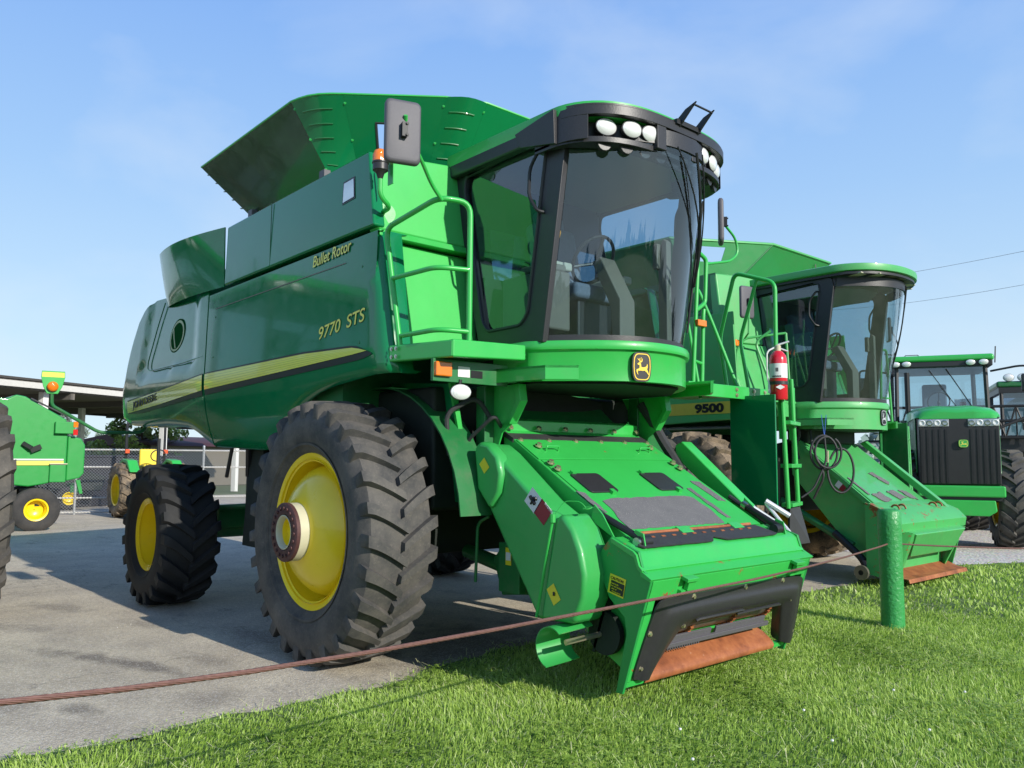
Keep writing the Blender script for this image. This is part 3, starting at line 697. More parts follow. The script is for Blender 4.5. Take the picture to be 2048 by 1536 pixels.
# ---------------- cab
HW=.75
def wf(y): return cab_front(y,HW,1.35,.46)
def cab(parent,old=False,glassm='glass',doorm='glass_dark',zt=3.70,zb=2.30,lean=.165,roofm='green'):
    # floor
    mb=MB(); pl=[(.55,-HW),(1.36,-HW)]+[(wf(y),y) for y in (-.7,-.6,-.45,-.3,-.15,0,.15,.3,.45,.6,.7)]+[(1.36,HW),(.55,HW)]
    mb.prism(pl,'Z',zb-.04,zb+.01); mb.build('cab_floor','black',parent)
    MB().prism([(.58,-.70),(1.38,-.70),(1.74,-.2),(1.74,.2),(1.38,.70),(.58,.70)],'Z',zt-.02,zt+.05).build('headliner','taupe',parent)
    # windshield
    rows=[]
    ys=[-HW+2*HW*i/28 for i in range(29)]
    for y in ys: rows.append([(wf(y)+lean*(z-zb)+.0,y,z) for z in [zb+(zt-zb)*k/6 for k in range(7)]])
    MB().grid(rows).build('windshield',glassm,parent,ang=80,flip=False)
    # frame sills
    mb=MB()
    for z0,z1,o in ((zb-.02,zb+.035,.006),(zt-.05,zt+.06,.006)):
        P=[]
        for y in ys: P.append((wf(y)+lean*((z0+z1)/2-zb)+o,y))
        V=[];F=[]
        for (x,y) in P: V+=[(x,y,z0),(x,y,z1),(x-.05,y,z1),(x-.05,y,z0)]
        for i in range(len(P)-1):
            for j in range(4): F.append((i*4+j,i*4+(j+1)%4,(i+1)*4+(j+1)%4,(i+1)*4+j))
        mb.add(V,F)
    mb.build('windshield_frame','black',parent,ang=60)
    for s in (-1,1):
        out=[(.36,zt+.14),(1.46,zt+.14),(1.60,zt+.05),(1.62,zt-.06),(1.40,zb-.02),(.95,zb-.02),(.70,zb),(.62,2.6),(.46,3.3),(.38,3.6)]
        # inner loop same number of points
        inn=[(.52,zt-.02),(1.36,zt+.03),(1.42,zt+.015),(1.435,zt-.06),(1.245,2.50),(1.17,2.425),(.80,2.42),(.735,2.50),(.60,3.1),(.50,3.58)]
        mb=MB(); y=s*HW; ring(mb,out,inn,y-.025,y+.025); f=mb.build('door_frame','black',parent,bevel=.006)
        MB().add([(p[0],y,p[1]) for p in inn],[tuple(range(len(inn)))]).build('door_glass',doorm,f,flip=False)
        mb=MB(); q=[(p[0],y+s*.028,p[1]) for p in inn]; mb.tube(smooth_path(q+[q[0],q[1]],.04,3),.012,6); mb.build('door_seal','black_rubber',f)
        mb=MB(); mb.tube(smooth_path([(1.44,y+s*.01,3.62),(1.41,y+s*.07,3.635),(1.32,y+s*.08,3.52),(1.31,y+s*.08,3.32),(1.385,y+s*.07,3.20),(1.42,y+s*.01,3.19)],.05),.013,8); mb.build('grab_handle','black_steel',f)
    # bright edge strip of windshield
    # rear window frame
    mb=MB(); mb.hexa([(.53,-.72,3.28),(.58,-.72,3.28),(.58,.72,3.28),(.53,.72,3.28),(.42,-.72,zt+.1),(.50,-.72,zt+.1),(.50,.72,zt+.1),(.42,.72,zt+.1)]); mb.box((.66,0,2.58),(.06,2*HW-.06,.56)); mb.hexa([(.62,-.72,2.86),(.66,-.72,2.86),(.66,-.60,2.86),(.62,-.60,2.86),(.44,-.72,3.62),(.50,-.72,3.62),(.50,-.60,3.62),(.44,-.60,3.62)]); mb.hexa([(.62,.60,2.86),(.66,.60,2.86),(.66,.72,2.86),(.62,.72,2.86),(.44,.60,3.62),(.50,.60,3.62),(.50,.72,3.62),(.44,.72,3.62)]); mb.build('rear_frame','black',parent)
    MB().add([(.62,-.60,2.86),(.62,.60,2.86),(.60,.60,3.28),(.60,-.60,3.28)],[(0,1,2,3)]).build('rear_window','rear_glass',parent,flip=False)
    # interior
    mb=MB(); rot=Matrix.Rotation(R_(-12),3,'Y')
    mb.box((.98,0,2.76),(.46,.50,.13)); mb.box((.72,0,3.08),(.13,.48,.62),rot); mb.box((.64,0,3.43),(.10,.30,.17),rot)
    se=mb.build('operator_seat','seat',parent,bevel=.04)
    MB().box((.98,0,2.52),(.34,.34,.40)).build('seat_base','black',se,bevel=.02)
    mb=MB(); mb.box((1.02,-.34,2.91),(.40,.09,.07)); mb.box((1.02,.34,2.91),(.40,.09,.07)); mb.build('armrest','beige',se,bevel=.02)
    mb=MB(); mb.box((1.05,-.52,2.62),(.52,.22,.44)); mb.box((1.13,-.52,2.87),(.30,.20,.06)); co=mb.build('side_console','taupe',parent,bevel=.02)
    MB().box((1.17,-.50,2.91),(.16,.14,.03)).build('switch_panel','beige',co,bevel=.005)
    mb=MB(); mb.tube([(1.24,-.50,2.88),(1.26,-.50,3.09)],.007,6); mb.build('lever','steel',co)
    MB().lathe([(.012,0),(.02,.02),(.028,.05),(.026,.065),(.01,.075),(.0,.076)],(1.26,-.50,3.08),'Z',16).build('lever_knob','amber_plastic',co)
    mb=MB(); mb.prism([(1.42,2.3),(1.50,2.3),(1.50,2.66),(1.30,3.02),(1.21,2.99),(1.40,2.62)],'Y',-.085,.085); sc_=mb.build('steering_column','taupe',parent,bevel=.012)
    mb=MB(); W=[]
    ro=Matrix.Rotation(R_(-55),3,'Y')
    for k in range(28):
        a=2*PI*k/28; v=ro@Vector((.20*math.cos(a),.20*math.sin(a),0)); W.append((1.15+v.x,v.y,3.03+v.z))
    mb.tube(W,.014,8,close=True)
    for k in (0,9,19): mb.tube([W[k],(1.17,0,3.0)],.012,6)
    mb.build('steering_wheel','black',sc_)
    mb=MB(); mb.prism([(1.50,2.3),(1.585,2.3),(1.585,3.16),(1.55,3.19),(1.50,3.10)],'Y',.36,.42); mb.box((1.50,.39,3.05),(.05,.14,.2)); mb.build('corner_post','taupe',parent,bevel=.01)
    return
M['amber_plastic']=plain('orange_knob',(.85,.33,.02),.35)
cab(c1)
# skirt under windshield
def wf2(y): return cab_front(y,.80,1.28,.56)
ys=[-.80+1.6*i/32 for i in range(33)]
prof=[(0,2.015),(.0,2.215),(.004,2.222),(.028,2.232),(.032,2.245),(.032,2.272),(.022,2.292),(-.06,2.302)]
rows=[]
for y in ys:
    x=wf2(y); rows.append([(x-.06,y*.97,2.015)]+[(x+o,y*(1+o*.4),z) for o,z in prof])
side=[[(.9,p[1],p[2]) for p in rows[0]]]; side2=[[(.9,p[1],p[2]) for p in rows[-1]]]
MB().grid(side+rows+side2).build('cab_skirt','green',c1,ang=40)
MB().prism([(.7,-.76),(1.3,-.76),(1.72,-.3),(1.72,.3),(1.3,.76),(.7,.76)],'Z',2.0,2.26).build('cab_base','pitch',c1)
nx=Vector((.93,-.30,0)).normalized()
emblem(c1,(1.815,-.235,2.115),(.30,.95,0),(0,.02,1),.155,.205)
# roof
def rf(y): return 1.55+.46*math.sqrt(max(0,1-min(1,abs(y)/.84)**3.2))
def roof(parent,m='green',z0=3.785,z1=3.885,hw=.84,rear=.36,rf=rf,name='cab_roof',drop=.0,ov=0):
    ysr=[hw*math.sin(-PI/2+PI*i/30) for i in range(31)]
    base=[(rear,-hw)]+[(.8,-hw),(1.2,-hw)]+[(rf(y),y) for y in ysr]+[(1.2,hw),(.8,hw),(rear,hw)]
    cx=1.1
    def loop(sx,z): return [(cx+(x-cx)*sx,y*sx,z-(drop*(1.6-x) if x<1.6 else 0)) for x,y in base]
    L=[loop(.965,z0-.012),loop(1.0,z0),loop(1.006,z0+(z1-z0)*.5),loop(1.002,z0+(z1-z0)*.88),loop(.975,z1),loop(.87,z1+.014),loop(.6,z1+.03),loop(.05,z1+.035)]
    n=len(base); V=[p for l in L for p in l]; F=[]
    for k in range(len(L)-1):
        for i in range(n): F.append((k*n+i,k*n+(i+1)%n,(k+1)*n+(i+1)%n,(k+1)*n+i))
    F.append(tuple(range(n))[::-1]); F.append(tuple((len(L)-1)*n+i for i in range(n)))
    return MB().add(V,F).build(name,m,parent,ang=45)
roof(c1)
# visor
def visor_seg(mb,y0,y1,za,zb_,off0,off1,n=12):
    V=[];F=[]
    for i in range(n+1):
        y=.84*math.sin(math.asin(max(-1,y0/.84))+(math.asin(min(1,y1/.84))-math.asin(max(-1,y0/.84)))*i/n); x=rf(y); V+=[(x+off0,y,za),(x+off0,y,zb_),(x+off1,y,zb_),(x+off1,y,za)]
    for i in range(n):
        for j in range(4): F.append((i*4+j,i*4+(j+1)%4,(i+1)*4+(j+1)%4,(i+1)*4+j))
    F+=[(0,1,2,3),(n*4+3,n*4+2,n*4+1,n*4)]
    mb.add(V,F)
mb=MB()
visor_seg(mb,-.84,.84,3.775,3.84,.024,-.12,30); visor_seg(mb,-.84,.84,3.84,3.856,.016,-.08,30)
visor_seg(mb,-.84,.84,3.595,3.635,-.02,-.17,30)      # bottom band
visor_seg(mb,-.82,.82,3.60,3.80,-.15,-.17,30)        # recess wall
visor_seg(mb,-.84,-.755,3.61,3.80,.020,-.17,4); visor_seg(mb,.755,.84,3.61,3.80,.020,-.17,4)
visor_seg(mb,-.28,-.19,3.61,3.79,.018,-.17,3); visor_seg(mb,.10,.16,3.61,3.79,.018,-.17,3)
for s in (-1,1):
    mb.hexa([(1.25,s*.83-.03,3.68),(1.60,s*.83-.03,3.61),(1.60,s*.83+.02,3.61),(1.25,s*.83+.02,3.68),(1.20,s*.84-.03,3.79),(1.60,s*.84-.03,3.85),(1.60,s*.84+.015,3.85),(1.20,s*.84+.015,3.79)])
for k in range(9):
    y=-.62+.155*k; x=rf(y)+-.09; mb.disc((x,y,3.598),.052,(1,y*.6,0),14,.03)
mb.build('roof_visor','black',c1,bevel=.006)
mb=MB(); mb.box((.95,-.80,3.75),(1.15,.08,.12)); mb.box((.95,.80,3.75),(1.15,.08,.12)); mb.build('roof_gutter','black',c1,bevel=.02)
for (x,y,z) in ((1.87,-.615,3.715),(1.96,-.455,3.715),(2.00,-.305,3.71),(2.0,.30,3.715),(1.96,.47,3.712),(1.88,.63,3.712)):
    yaw=math.atan2(y*.55,1); n=(math.cos(yaw),math.sin(yaw),-.12)
    o=lamp_disc(c1,(x-.02,y,z),n,.079,.057); 
# pivot bracket on roof
mb=MB()
for y in (-.06,.15): mb.hexa([(1.92,y,3.80),(2.02,y,3.80),(2.02,y+.014,3.80),(1.92,y+.014,3.80),(2.09,y,3.925),(2.18,y,3.955),(2.18,y+.014,3.955),(2.09,y+.014,3.925)])
mb.tube([(2.16,-.06,3.94),(2.16,.16,3.94)],.008,6); mb.box((1.97,.04,3.845),(.16,.28,.035)); mb.build('folding_bracket','black_steel',c1,split=False)
# wipers
mb=MB()
for (y0,y1,z1,o,r) in ((.04,.50,2.80,.03,.011),(.10,.53,2.84,.04,.006),(-.15,.46,3.0,.025,.006)):
    P=[]
    for k in range(8):
        t=k/7; y=y0+(y1-y0)*t; z=3.63+(z1-3.63)*t; P.append((wf(y)+.165*(z-2.3)+o+.05*(1-t),y,z))
    mb.tube(P,r,6)
for y,z0,z1 in ((.50,2.45,3.45),(.56,2.55,3.4)):
    mb.tube([(wf(y)+.165*(z-2.3)+.02,y,z) for z in [z0+(z1-z0)*k/6 for k in range(7)]],.009,5)
mb.build('wiper','black_steel',c1)
mb=MB(); mb.tube(smooth_path([(1.93,-.10,3.60),(1.97,-.07,3.54),(1.97,.08,3.53),(1.93,.11,3.60)],.02),.010,6); mb.build('washer_handle','black',c1)
# ---------------- right service platform and rails
mb=MB(); mb.hexa([(.70,-1.57,2.135),(1.30,-1.47,2.125),(1.24,-1.45,2.125),(.66,-1.52,2.135),(.70,-1.57,2.25),(1.30,-1.47,2.24),(1.24,-1.45,2.24),(.66,-1.52,2.25)]); mb.hexa([(1.24,-1.47,2.125),(1.302,-1.47,2.125),(1.302,-.84,2.155),(1.24,-.84,2.155),(1.24,-1.47,2.243),(1.302,-1.47,2.243),(1.302,-.84,2.262),(1.24,-.84,2.262)])
pf=mb.build('service_platform','green',c1,bevel=.012)
MB().prism([(.66,-1.52),(1.26,-1.44),(1.26,-.80),(.66,-.76)],'Z',2.20,2.225).build('platform_deck','green_dark',pf)
mb=MB()
for x,z in ((.735,2.165),(.735,2.22),(.79,2.165),(.79,2.22)): mb.bolt((x,-1.572,z),(.1,-1,0),.009,.006)
mb.build('platform_bolts','steel',pf)
tr=.0195
mb=MB(); mb.tube(smooth_path([(.79,-1.53,2.20),(.78,-1.54,2.30),(.60,-1.55,3.10),(1.20,-1.525,3.185),(1.25,-1.30,3.185),(1.25,-1.30,2.22)],.09),tr,12)
mb.tube(smooth_path([(.695,-1.545,2.725),(1.18,-1.52,2.725),(1.25,-1.30,2.725)],.09),tr*.9,12)
mb.tube(smooth_path([(.78,-1.535,2.31),(1.18,-1.50,2.315),(1.25,-1.30,2.31)],.09),tr*.9,12)
mb.build('handrail','green',c1,ang=60)
mb=MB(); mb.tube(smooth_path([(1.20,-1.50,3.17),(1.22,-1.60,3.25),(1.30,-1.74,3.36),(1.36,-1.86,3.44),(1.37,-1.905,3.52),(1.40,-1.925,3.56)],.08),.013,10); mb.build('mirror_arm','green',c1)
mirror_part(c1,(1.36,-1.92,3.465),R_(-18),.225,.40,t=.045)
# left platform, rails, ladder
mb=MB(); mb.box((1.27,1.62,2.085),(.04,1.20,.115)); mb.box((.85,1.5,2.10),(.86,1.35,.03)); lp_=mb.build('ladder_platform','green',c1,bevel=.006)
mb=MB()
for y in (1.72,1.72,2.0,2.18):
    for z in (2.06,2.11): mb.bolt((1.292,y,z),(1,0,0),.012)
mb.build('platform_bolts','zinc',lp_)
mb=MB(); mb.tube(smooth_path([(1.10,1.33,2.08),(1.10,1.35,2.35),(1.10,1.44,3.36),(1.10,1.56,3.31),(1.10,1.53,2.9),(1.10,1.40,2.82),],.04),.020,10); mb.tube(smooth_path([(1.10,1.46,2.06),(1.10,1.50,2.78),(1.10,1.51,2.84)],.04),.020,10); mb.tube([(1.10,1.34,2.36),(1.10,1.47,2.34)],.016,8)
mb.tube(smooth_path([(.88,1.75,2.05),(.60,1.9,3.0),(.70,1.95,3.20),(.85,2.0,2.80),(1.10,2.05,2.12)],.1),.018,10)
mb.tube(smooth_path([(.94,2.10,2.12),(.86,2.10,2.66),(1.04,2.10,3.28),(1.47,2.10,3.12),(1.46,2.10,2.2)],.08),.020,10)
mb.tube(smooth_path([(1.28,2.10,3.18),(1.09,2.10,2.62),(1.18,2.10,2.10)],.08),.018,10)
mb.build('ladder_handrail','green',c1,ang=60)
# mirror on left
mb=MB(); mb.tube(smooth_path([(1.10,1.56,3.27),(1.10,1.95,3.36),(1.10,2.08,3.46),(1.10,2.04,3.60),(1.10,1.86,3.70)],.08),.012,8); mb.build('mirror_arm','green',c1)
mirror_part(c1,(1.12,1.77,3.70),R_(36),.20,.42,t=.045)
mb=MB()
A0=Vector((1.50,2.10,0)); A1=Vector((1.37,2.50,0))
for A,zt in ((A0,2.20),(A1,2.25)):
    mb.tube([(A.x+.02,A.y-.02,zt),(A.x+.05,A.y+.0,1.05)],.022,8)
    mb.box((A.x+.01,A.y,1.92),(.045,.05,.5))
for z in (1.82,1.43,1.08): 
    d=(A1-A0); mb.box(tuple((A0+A1)/2+Vector((.04,0,z))),(.10,d.length,.035),Matrix.Rotation(math.atan2(d.y,d.x)-PI/2,3,'Z'))
la=mb.build('ladder','green',c1,bevel=.004)
MB().hexa([(1.50,2.16,.72),(1.50,2.52,.72),(1.52,2.52,.72),(1.52,2.16,.72),(1.50,2.18,1.05),(1.44,2.46,1.05),(1.46,2.46,1.05),(1.52,2.18,1.05)]).build('rubber_step','black_rubber',la)
MB().box((1.36,1.86,1.57),(.46,.02,.98)).build('ladder_shield','green_side_shaded',c1,bevel=.004)
MB().box((1.15,2.15,1.57),(.02,.5,.98)).build('ladder_back','green_dark',c1)
# marker lights
def marker(parent,c,d,name='marker_light',m='orange'):
    o=MB().box(c,d).build(name,m,parent,bevel=.008); return o
marker(c1,(1.15,-1.44,2.06),(.05,.13,.095)); marker(c1,(1.12,1.43,2.70),(.05,.13,.06))
MB().box((1.13,-1.19,2.055),(.03,.64,.15)).build('light_bracket','green_dark',c1,bevel=.004)
decal('rating_plate','offwhite',c1,[(1.148,-1.31,2.02),(1.148,-1.21,2.02),(1.148,-1.21,2.09),(1.148,-1.31,2.09)])
decal('rating_plate','black_decal',c1,[(1.148,-1.20,2.02),(1.148,-1.10,2.02),(1.148,-1.10,2.07),(1.148,-1.20,2.07)])
lamp_disc(c1,(1.18,-1.31,1.915),(1,-.35,0),.072,.052,'field_light')
mb=MB(); mb.tube([(1.15,-1.29,2.0),(1.15,-1.30,1.93)],.012,6); mb.build('lamp_stalk','black_steel',c1)
# foot steps
for s in (-1,1):
    mb=MB(); mb.prism([(1.10,s*.98),(1.58,s*.92),(1.72,s*.75),(1.60,s*.72),(1.10,s*.80)],'Z',2.075,2.095); mb.prism([(1.10,s*.98),(1.58,s*.92),(1.72,s*.75),(1.70,s*.74),(1.57,s*.905),(1.10,s*.965)],'Z',2.00,2.095)
    mb.build('foot_step','green',c1,bevel=.003)
# ---------------- feeder house
FA,FB=Vector((1.08,0,1.61)),Vector((2.15,0,1.0)); fd=(FB-FA).normalized(); fn_=Vector((-fd.z,0,fd.x)) if False else Vector((.495,0,.869))
def ft(y,u,h=0): p=FA+fd*u+fn_*h; return (p.x,y,p.z)
GA,GB=Vector((2.42,0,.79)),Vector((2.20,0,.15)); gd=(GB-GA).normalized(); gn=Vector((.9457,0,-.325))
def fc(y,u,h=0): p=GA+gd*u+gn*h; return (p.x,y,p.z)
def fbox(mb,y0,y1,u0,u1,h0,h1,f=fc):
    return mb.hexa([f(y0,u0,h0),f(y1,u0,h0),f(y1,u1,h0),f(y0,u1,h0),f(y0,u0,h1),f(y1,u0,h1),f(y1,u1,h1),f(y0,u1,h1)])
def fpoly(mb,pts,h0,h1,f=fc):
    n=len(pts); V=[f(y,u,h0) for y,u in pts]+[f(y,u,h1) for y,u in pts]
    return mb.add(V,[tuple(range(n))[::-1],tuple(range(n,2*n))]+[(i,(i+1)%n,n+(i+1)%n,n+i) for i in range(n)])
def feeder(parent,green='green',worn='green_rusty',new=True):
    # trunk: two side walls, top, bottom
    mb=MB(); mb.prism([(.95,1.69),(1.08,1.61),(2.17,.985),(2.10,.20),(1.9,.30),(.95,1.05)],'Y',-.74,.74)
    tr=mb.build('feeder_house',green,parent,bevel=.008)
    # head box sides
    for s in (-1,1):
        mb=MB(); mb.prism([(2.12,1.02),(2.33,.945),(2.36,.85),(2.42,.79),(2.20,.12),(2.15,.12),(2.20,.33),(2.235,.47),(2.22,.56),(2.10,.66),(2.03,.80),(2.03,.92)],'Y',s*.885,s*.865); mb.build('head_plate','green_plate_shaded',parent,bevel=.003)
    mb=MB(); mb.prism([(2.13,1.015),(2.30,.95),(2.325,.93),(2.345,.87),(2.37,.845),(2.355,.83),(2.33,.85),(2.305,.91),(2.13,.985)],'Y',-.90,.885); mb.build('head_top','green' if new else worn,parent,bevel=.004)
    mb=MB(); mb.prism([(2.35,.845),(2.43,.80),(2.418,.785),(2.35,.81)],'Y',-.895,.905)
    mb.build('head_ledge',worn,parent,bevel=.002)
    # front frame
    mb=MB(); fbox(mb,-.862,.862,.003,.115,-.03,.002); fbox(mb,-.862,-.80,.115,.64,-.03,.002); fbox(mb,.82,.862,.115,.64,-.03,.002); fbox(mb,-.862,.862,.64,.675,-.03,.002)
    mb.build('front_frame',worn,parent,bevel=.003)
    fb=MB(); fbox(fb,-.80,.83,.115,.64,-.35,-.33); fb.build('feeder_throat','dark',parent)
    # drum, chains, slats
    mb=MB(); mb.tube([fc(-.72,.36,-.17),fc(.74,.36,-.17)],.115,24); dr=mb.build('drum','worn_steel',parent)
    mb=MB()
    for y in (-.28,.18,.60):
        for k in range(18):
            a=R_(-150+k*16); c0=Vector(fc(y,.36,-.17)); p=c0+Vector((math.cos(a),0,math.sin(a)))*.125; mb.box(tuple(p),(.022,.03,.022),Matrix.Rotation(-a,3,'Y'))
    mb.build('conveyor_chain','rust',dr)
    mb=MB(); fbox(mb,-.62,.62,.47,.50,-.05,-.03); fbox(mb,-.60,-.05,.43,.49,-.06,-.045); fbox(mb,.0,.58,.43,.49,-.06,-.045)
    for k in range(14): fbox(mb,-.50+.012*k*2,-.50+.012*k*2+.012,.49,.515,-.04,-.03)
    mb.build('slat','grey_plastic',dr,bevel=.003)
    # rust pan
    rows=[]
    for i in range(13):
        y=-.70+1.40*i/12; rows.append([fc(y,.53,-.30),fc(y,.58,-.15),fc(y,.612,-.04),fc(y,.628,.0),fc(y,.645,.012),fc(y,.666,.006)])
    MB().grid(rows).build('feeder_floor_lip','rust',parent,ang=60,solid=.01)
    if new:
        # moulded black seal
        outer=[(-.83,.62),(-.83,.56),(-.80,.20),(-.77,.135),(-.70,.115),(.78,.115),(.83,.14),(.85,.20),(.93,.58),(.93,.64)]
        inner=[(-.66,.62),(-.64,.56),(-.52,.40),(-.49,.36),(-.44,.335),(.60,.315),(.64,.33),(.66,.37),(.74,.58),(.76,.62)]
        n=len(outer); mb=MB()
        def L(P,h): return [fc(y,u,h) for y,u in P]
        def lerp2(t): return [(a[0]+(b[0]-a[0])*t,a[1]+(b[1]-a[1])*t) for a,b in zip(outer,inner)]
        lay=[L(outer,.004),L(outer,.014),L(lerp2(.13),.016),L(lerp2(.27),.026),L(lerp2(.36),.046),L(lerp2(.64),.048),L(lerp2(.76),.034),L(lerp2(.97),.015),L(inner,.0),L(lerp2(.97),-.06)]
        V=[p for l in lay for p in l]; F=[]
        for k in range(len(lay)-1):
            for i in range(n-1): F.append((k*n+i,k*n+i+1,(k+1)*n+i+1,(k+1)*n+i))
        mb.add(V,F); se=mb.build('throat_seal','black',parent,ang=70,solid=.006,flip=True)
        sd=se.modifiers.new('ss','SUBSURF'); sd.levels=2; sd.render_levels=2
        mb=MB(); mb.tube([fc(-.42,.275,.058),fc(-.40,.262,.066),fc(.05,.262,.066),fc(.08,.272,.058)],.010,6); mb.tube([fc(.02,.29,.056),fc(.05,.282,.064),fc(.50,.278,.064),fc(.53,.288,.056)],.010,6); mb.build('seal_rib','black',se)
        mb=MB(); 
        for y,u in ((-.45,.125),(.1,.122),(.55,.12)): mb.bolt(fc(y,u+.01,.016),tuple(gn),.012,.012)
        for y,u in ((-.79,.33),(-.79,.55),(-.72,.58),(-.50,.31),(.70,.28),(.88,.55)): mb.bolt(fc(y,u,.03 if abs(y)<.75 else .018),tuple(gn),.011,.014)
        mb.build('seal_bolts','zinc',se)
        mb=MB()
        for y in (-.55,.67):
            fbox(mb,y-.06,y+.05,-.01,.012,-.02,.055); fbox(mb,y-.02,y+.05,.01,.075,.01,.04); fbox(mb,y-.06,y+.0,.075,.10,.0,.03)
        mb.build('latch_hook','green',parent,bevel=.003)
    return tr
M['worn_steel']=plain('worn_steel',(.22,.20,.16),.4,.6,.3,8)
feeder(c1)
def fdecal(name,m,pts,h0,h1,f=ft,bev=0,rag=0,parent=None):
    P=pts
    if rag:
        Q=[]
        for i in range(len(pts)):
            a,b=pts[i],pts[(i+1)%len(pts)]; L=math.hypot(b[0]-a[0],b[1]-a[1]); k=max(1,int(L/.035))
            for j in range(k):
                t=j/k; Q.append((a[0]+(b[0]-a[0])*t+random.uniform(-rag,rag),a[1]+(b[1]-a[1])*t+random.uniform(-rag,rag)))
        P=Q
    mb=MB(); fpoly(mb,P,h0,h1,f); return mb.build(name,m,parent or c1,bevel=bev)
def rrect(y0,y1,u0,u1,r=.03,sh=0):
    out=[]
    for (cy,cu,a0) in ((y1-r,u1-r,0),(y0+r,u1-r,90),(y0+r,u0+r,180),(y1-r,u0+r,270)):
        for k in range(5):
            a=R_(a0+22.5*k); out.append((cy+r*math.cos(a),cu+r*math.sin(a)))
    return out
fdecal('top_cover','green_chipped',[(-.72,.285),(.72,.285),(.72,1.20),(-.72,1.20)],.0,.006,bev=.002)
fdecal('top_cover','green_chipped',[(-.735,.0),(.735,.0),(.735,.275),(-.735,.275)],.0,.008,bev=.002)
for y0,y1 in ((-.63,-.35),(.09,.37)): 
    p=fdecal('access_cover','black',rrect(y0,y1,.49,.73),.006,.018,bev=.003)
    mb=MB(); fbox(mb,y0+.02,y0+.06,.47,.50,.006,.03,ft); fbox(mb,y1-.10,y1-.06,.715,.755,.006,.03,ft); mb.build('cover_clip','green',p)
fdecal('grip_mat','grit',[(-.61,.83),(-.50,.80),(-.1,.805),(.22,.80),(.35,.83),(.36,1.0),(.32,1.16),(-.1,1.155),(-.66,1.15),(-.66,1.05),(-.62,.95)],.006,.010,rag=.006)
fdecal('grip_strip','grit',[(-.745,.70),(-.69,.72),(-.69,.96),(-.735,.97)],.006,.010,rag=.006)
fdecal('grip_strip','grit',[(.42,.70),(.47,.70),(.47,1.10),(.42,1.10)],.006,.010,rag=.006)
fdecal('grip_strip','grit',[(.58,.60),(.68,.62),(.68,.90),(.60,.88)],.006,.010,rag=.006)
def fp(y,u,h=0):
    A,B=Vector((2.14,0,1.012)),Vector((2.315,0,.94)); d=(B-A).normalized(); n=Vector((-d.z,0,d.x)); p=A+d*u+n*h; return (p.x,y,p.z)
fdecal('step_pad','black_rubber',[(-.72,.02),(.58,.02),(.66,.16),(.60,.175),(.05,.175),(-.05,.12),(-.12,.175),(-.80,.17),(-.82,.14)],.012,.020,f=fp,rag=.003)
mb=MB()
for k in range(11): fbox(mb,-.62+k*.105,-.62+k*.105+.035,.055,.07,.020,.023,fp)
mb.build('pad_rivets','rust',c1)
mb=MB(); mb.tube([ft(-.70,1.215,.02),ft(.55,1.215,.02)],.012,8); fbox(mb,-.74,.62,1.225,1.25,.0,.012,ft); mb.build('hinge_rod','rust',c1)
mb=MB()
for y in (-.28,.30): fbox(mb,y,y+.12,1.19,1.26,.0,.035,ft)
mb.build('hinge_clip','green',c1,bevel=.004)
mb=MB()
for i in range(6): mb.bolt(ft(-.70+.28*i,.012,.008),tuple(fn_),.014,.014)
for i in range(6): mb.bolt((.985,-.70+.28*i,1.705),(.8,0,.6),.014,.014)
for y,u in ((-.62,.12),(.62,.12),(-.70,.36),(-.70,.44),(.64,.36),(.64,.44)): mb.bolt(ft(y,u,.02),tuple(fn_),.018,.025)
mb.build('feeder_bolts','zinc',c1)
mb=MB()
for y in (-.52,.50): mb.tube(smooth_path([ft(y-.06,.17,.005),ft(y-.06,.16,.045),ft(y+.06,.16,.045),ft(y+.06,.17,.005)],.01),.006,6)
mb.build('lift_handle','green',c1)
# small cylinders/struts at the head corners
for s in (-1,1):
    mb=MB(); mb.tube([(1.95,s*.80,1.14),(2.26,s*.76,1.00)],.022,10); mb.tube([(2.25,s*.79,.99),(2.25,s*.69,.99)],.035,16); st=mb.build('gas_strut','black_steel',c1)
    mb=MB(); mb.tube([(2.25,s*.81,.99),(2.25,s*.79,.99)],.028,16); mb.tube([(1.93,s*.80,1.15),(1.97,s*.795,1.13)],.028,10); mb.build('strut_pin','steel',st)
    mb=MB(); mb.prism([(2.17,1.0),(2.22,1.06),(2.28,1.04),(2.30,.94)],'Y',s*.77,s*.78); mb.prism([(1.90,1.10),(1.93,1.20),(2.0,1.14),(2.1,1.0)],'Y',s*.82,s*.83); mb.build('strut_bracket','green',c1,bevel=.002)
# side drive shields (right)
mb=MB(); mb.prism([(1.00,1.58),(1.10,1.575),(1.20,1.52),(1.62,1.215),(1.80,1.12),(1.90,.98),(1.94,.80),(1.90,.50),(1.62,.47),(1.14,1.12),(1.02,1.30),(.99,1.45)],'Y',-1.02,-.78); mb.build('drive_shield','green_worn_shaded',c1,bevel=.035)
mb=MB(); mb.prism([(1.00,1.55),(1.06,1.60),(1.16,1.58),(1.26,1.50),(1.30,1.38),(1.28,1.25),(1.18,1.13),(1.04,1.27)],'Y',-1.06,-.95); mb.build('shield_bulge','green_worn_shaded',c1,bevel=.035)
mb=MB(); mb.prism([(1.80,1.12),(1.87,1.15),(1.96,1.06),(2.02,.94),(2.06,.80),(2.05,.66),(1.97,.50),(1.67,.48),(1.72,.75)],'Y',-1.05,-.80); mb.build('front_shield','green_worn_shaded',c1,bevel=.035)
mb=MB(); mb.tube([(1.80,-1.06,1.115),(1.655,-1.06,.50)],.010,8); mb.tube([(1.80,-1.06,1.14),(1.80,-1.06,1.09)],.018,8); mb.tube(smooth_path([(1.80,-1.04,1.14),(1.84,-1.0,1.22),(1.93,-.95,1.22),(1.97,-.93,1.17)],.03),.003,5); mb.disc((1.97,-.93,1.18),.03,(0,-.3,1),12,.006); mb.build('shield_hinge','green',c1)
